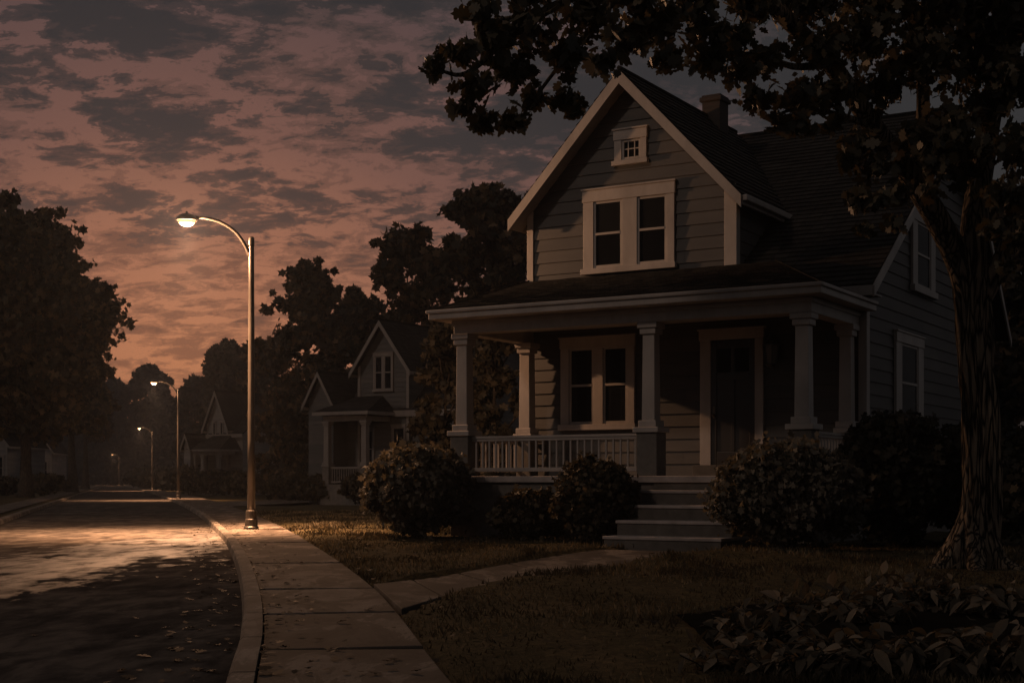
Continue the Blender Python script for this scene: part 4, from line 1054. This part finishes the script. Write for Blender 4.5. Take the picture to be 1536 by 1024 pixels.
# ------------------------------------------------------------------ sky + sun
CLOFF = (7.3, 4.2, 0)
w = bpy.data.worlds.new('World'); scene.world = w; w.use_nodes = True; nt = w.node_tree
bg = nt.nodes['Background']
SUN_EL, to_sun = 33, Vector((-.79, -.61, 0)).normalized()
tc = nd(nt, 'ShaderNodeTexCoord'); dvec = tc.outputs['Generated']
sx = nd(nt, 'ShaderNodeSeparateXYZ'); L(nt, dvec, sx.inputs[0])
gd = Vector((-.232, 1, .085)).normalized()
sq = nd(nt, 'ShaderNodeVectorMath', operation='MULTIPLY'); L(nt, dvec, sq.inputs[0]); sq.inputs[1].default_value = (1, 1, 1.7)
nq = nd(nt, 'ShaderNodeVectorMath', operation='NORMALIZE'); L(nt, sq.outputs[0], nq.inputs[0])
dp = nd(nt, 'ShaderNodeVectorMath', operation='DOT_PRODUCT'); L(nt, nq.outputs[0], dp.inputs[0]); dp.inputs[1].default_value = Vector((gd.x, gd.y, gd.z*1.7)).normalized()
ang = math_n(nt, 'ARCCOSINE', math_n(nt, 'MINIMUM', dp.outputs['Value'], .99999))
an = math_n(nt, 'MULTIPLY', ang, 1/1.2)            # 0 at the glow, 1 at 1.2 rad
den = math_n(nt, 'ADD', math_n(nt, 'MAXIMUM', sx.outputs[2], 0), .26)
cp = nd(nt, 'ShaderNodeCombineXYZ'); L(nt, math_n(nt, 'DIVIDE', sx.outputs[0], den), cp.inputs[0]); L(nt, math_n(nt, 'DIVIDE', sx.outputs[1], den), cp.inputs[1])
mp = nd(nt, 'ShaderNodeMapping'); L(nt, cp.outputs[0], mp.inputs['Vector']); mp.inputs['Rotation'].default_value = (0, 0, R(62)); mp.inputs['Scale'].default_value = (.95, 1.4, 1); mp.inputs['Location'].default_value = CLOFF
big = noise_n(nt, mp.outputs[0], 2.6, 3, .5, .2)
med = noise_n(nt, mp.outputs[0], 7.0, 6, .65, .4)
fin = noise_n(nt, mp.outputs[0], 19, 6, .7, .4)
mixn = lambda a, wa, b_, wb, c_, wc: math_n(nt, 'ADD', math_n(nt, 'MULTIPLY', a, wa), math_n(nt, 'ADD', math_n(nt, 'MULTIPLY', b_, wb), math_n(nt, 'MULTIPLY', c_, wc)))
nA = math_n(nt, 'ADD', mixn(big, .34, med, .38, fin, .28), math_n(nt, 'MULTIPLY', math_n(nt, 'SUBTRACT', an, .185), .42))
nB = math_n(nt, 'ADD', mixn(big, .05, med, .52, fin, .43), math_n(nt, 'MULTIPLY', math_n(nt, 'SUBTRACT', an, .15), .1))
sky_c = ramp(nt, an, [(0, (.46, .18, .092)), (.09, (.36, .145, .085)), (.21, (.17, .08, .064)), (.33, (.085, .052, .052)), (.5, (.055, .047, .048)), (.8, (.09, .08, .082)), (1, (.10, .09, .092))])
mid_c = ramp(nt, an, [(0, (.22, .088, .056)), (.1, (.17, .072, .05)), (.21, (.095, .05, .043)), (.33, (.045, .034, .034)), (.5, (.04, .036, .037)), (.8, (.075, .068, .07)), (1, (.085, .077, .079))])
cld_c = ramp(nt, an, [(0, (.13, .058, .045)), (.1, (.08, .046, .042)), (.21, (.037, .030, .032)), (.33, (.024, .023, .026)), (.5, (.028, .027, .029)), (.8, (.06, .056, .058)), (1, (.07, .064, .066))])
mB = ramp(nt, nB, [(.475, 0), (.484, .55), (.518, .6), (.527, 1)])
mA = ramp(nt, nA, [(.512, 0), (.522, .65), (.548, .72), (.558, 1)])
c = mix(nt, mB, sky_c, mid_c)
c = mix(nt, mA, c, cld_c)
st_ = nd(nt, 'ShaderNodeTexSky', sky_type='NISHITA'); st_.sun_disc = False; st_.sun_elevation = R(1.0); st_.sun_rotation = math.atan2(-gd.x, gd.y)*-1
sky_add = mix(nt, 1.0, c, mix(nt, 1.0, st_.outputs[0], (.004, .004, .004), 'MULTIPLY'), 'ADD')
L(nt, sky_add, bg.inputs['Color']); bg.inputs['Strength'].default_value = 1.0

sd = bpy.data.lights.new('sun', 'SUN'); sd.energy = .30; sd.angle = R(4); sd.color = (1, .73, .58)
so = bpy.data.objects.new('sun', sd); COL.objects.link(so)
tsv = Vector((to_sun.x*math.cos(R(SUN_EL)), to_sun.y*math.cos(R(SUN_EL)), math.sin(R(SUN_EL))))
so.rotation_euler = tsv.to_track_quat('Z', 'Y').to_euler()

scene.view_settings.view_transform = 'Standard'; scene.view_settings.look = 'None'; scene.view_settings.exposure = 0; scene.view_settings.gamma = 1
scene.cycles.use_denoising = True
scene.cycles.max_bounces = 5; scene.cycles.diffuse_bounces = 3; scene.cycles.transmission_bounces = 4; scene.cycles.glossy_bounces = 2; scene.cycles.transparent_max_bounces = 8; scene.cycles.volume_bounces = 0
scene.cycles.sample_clamp_indirect = 2
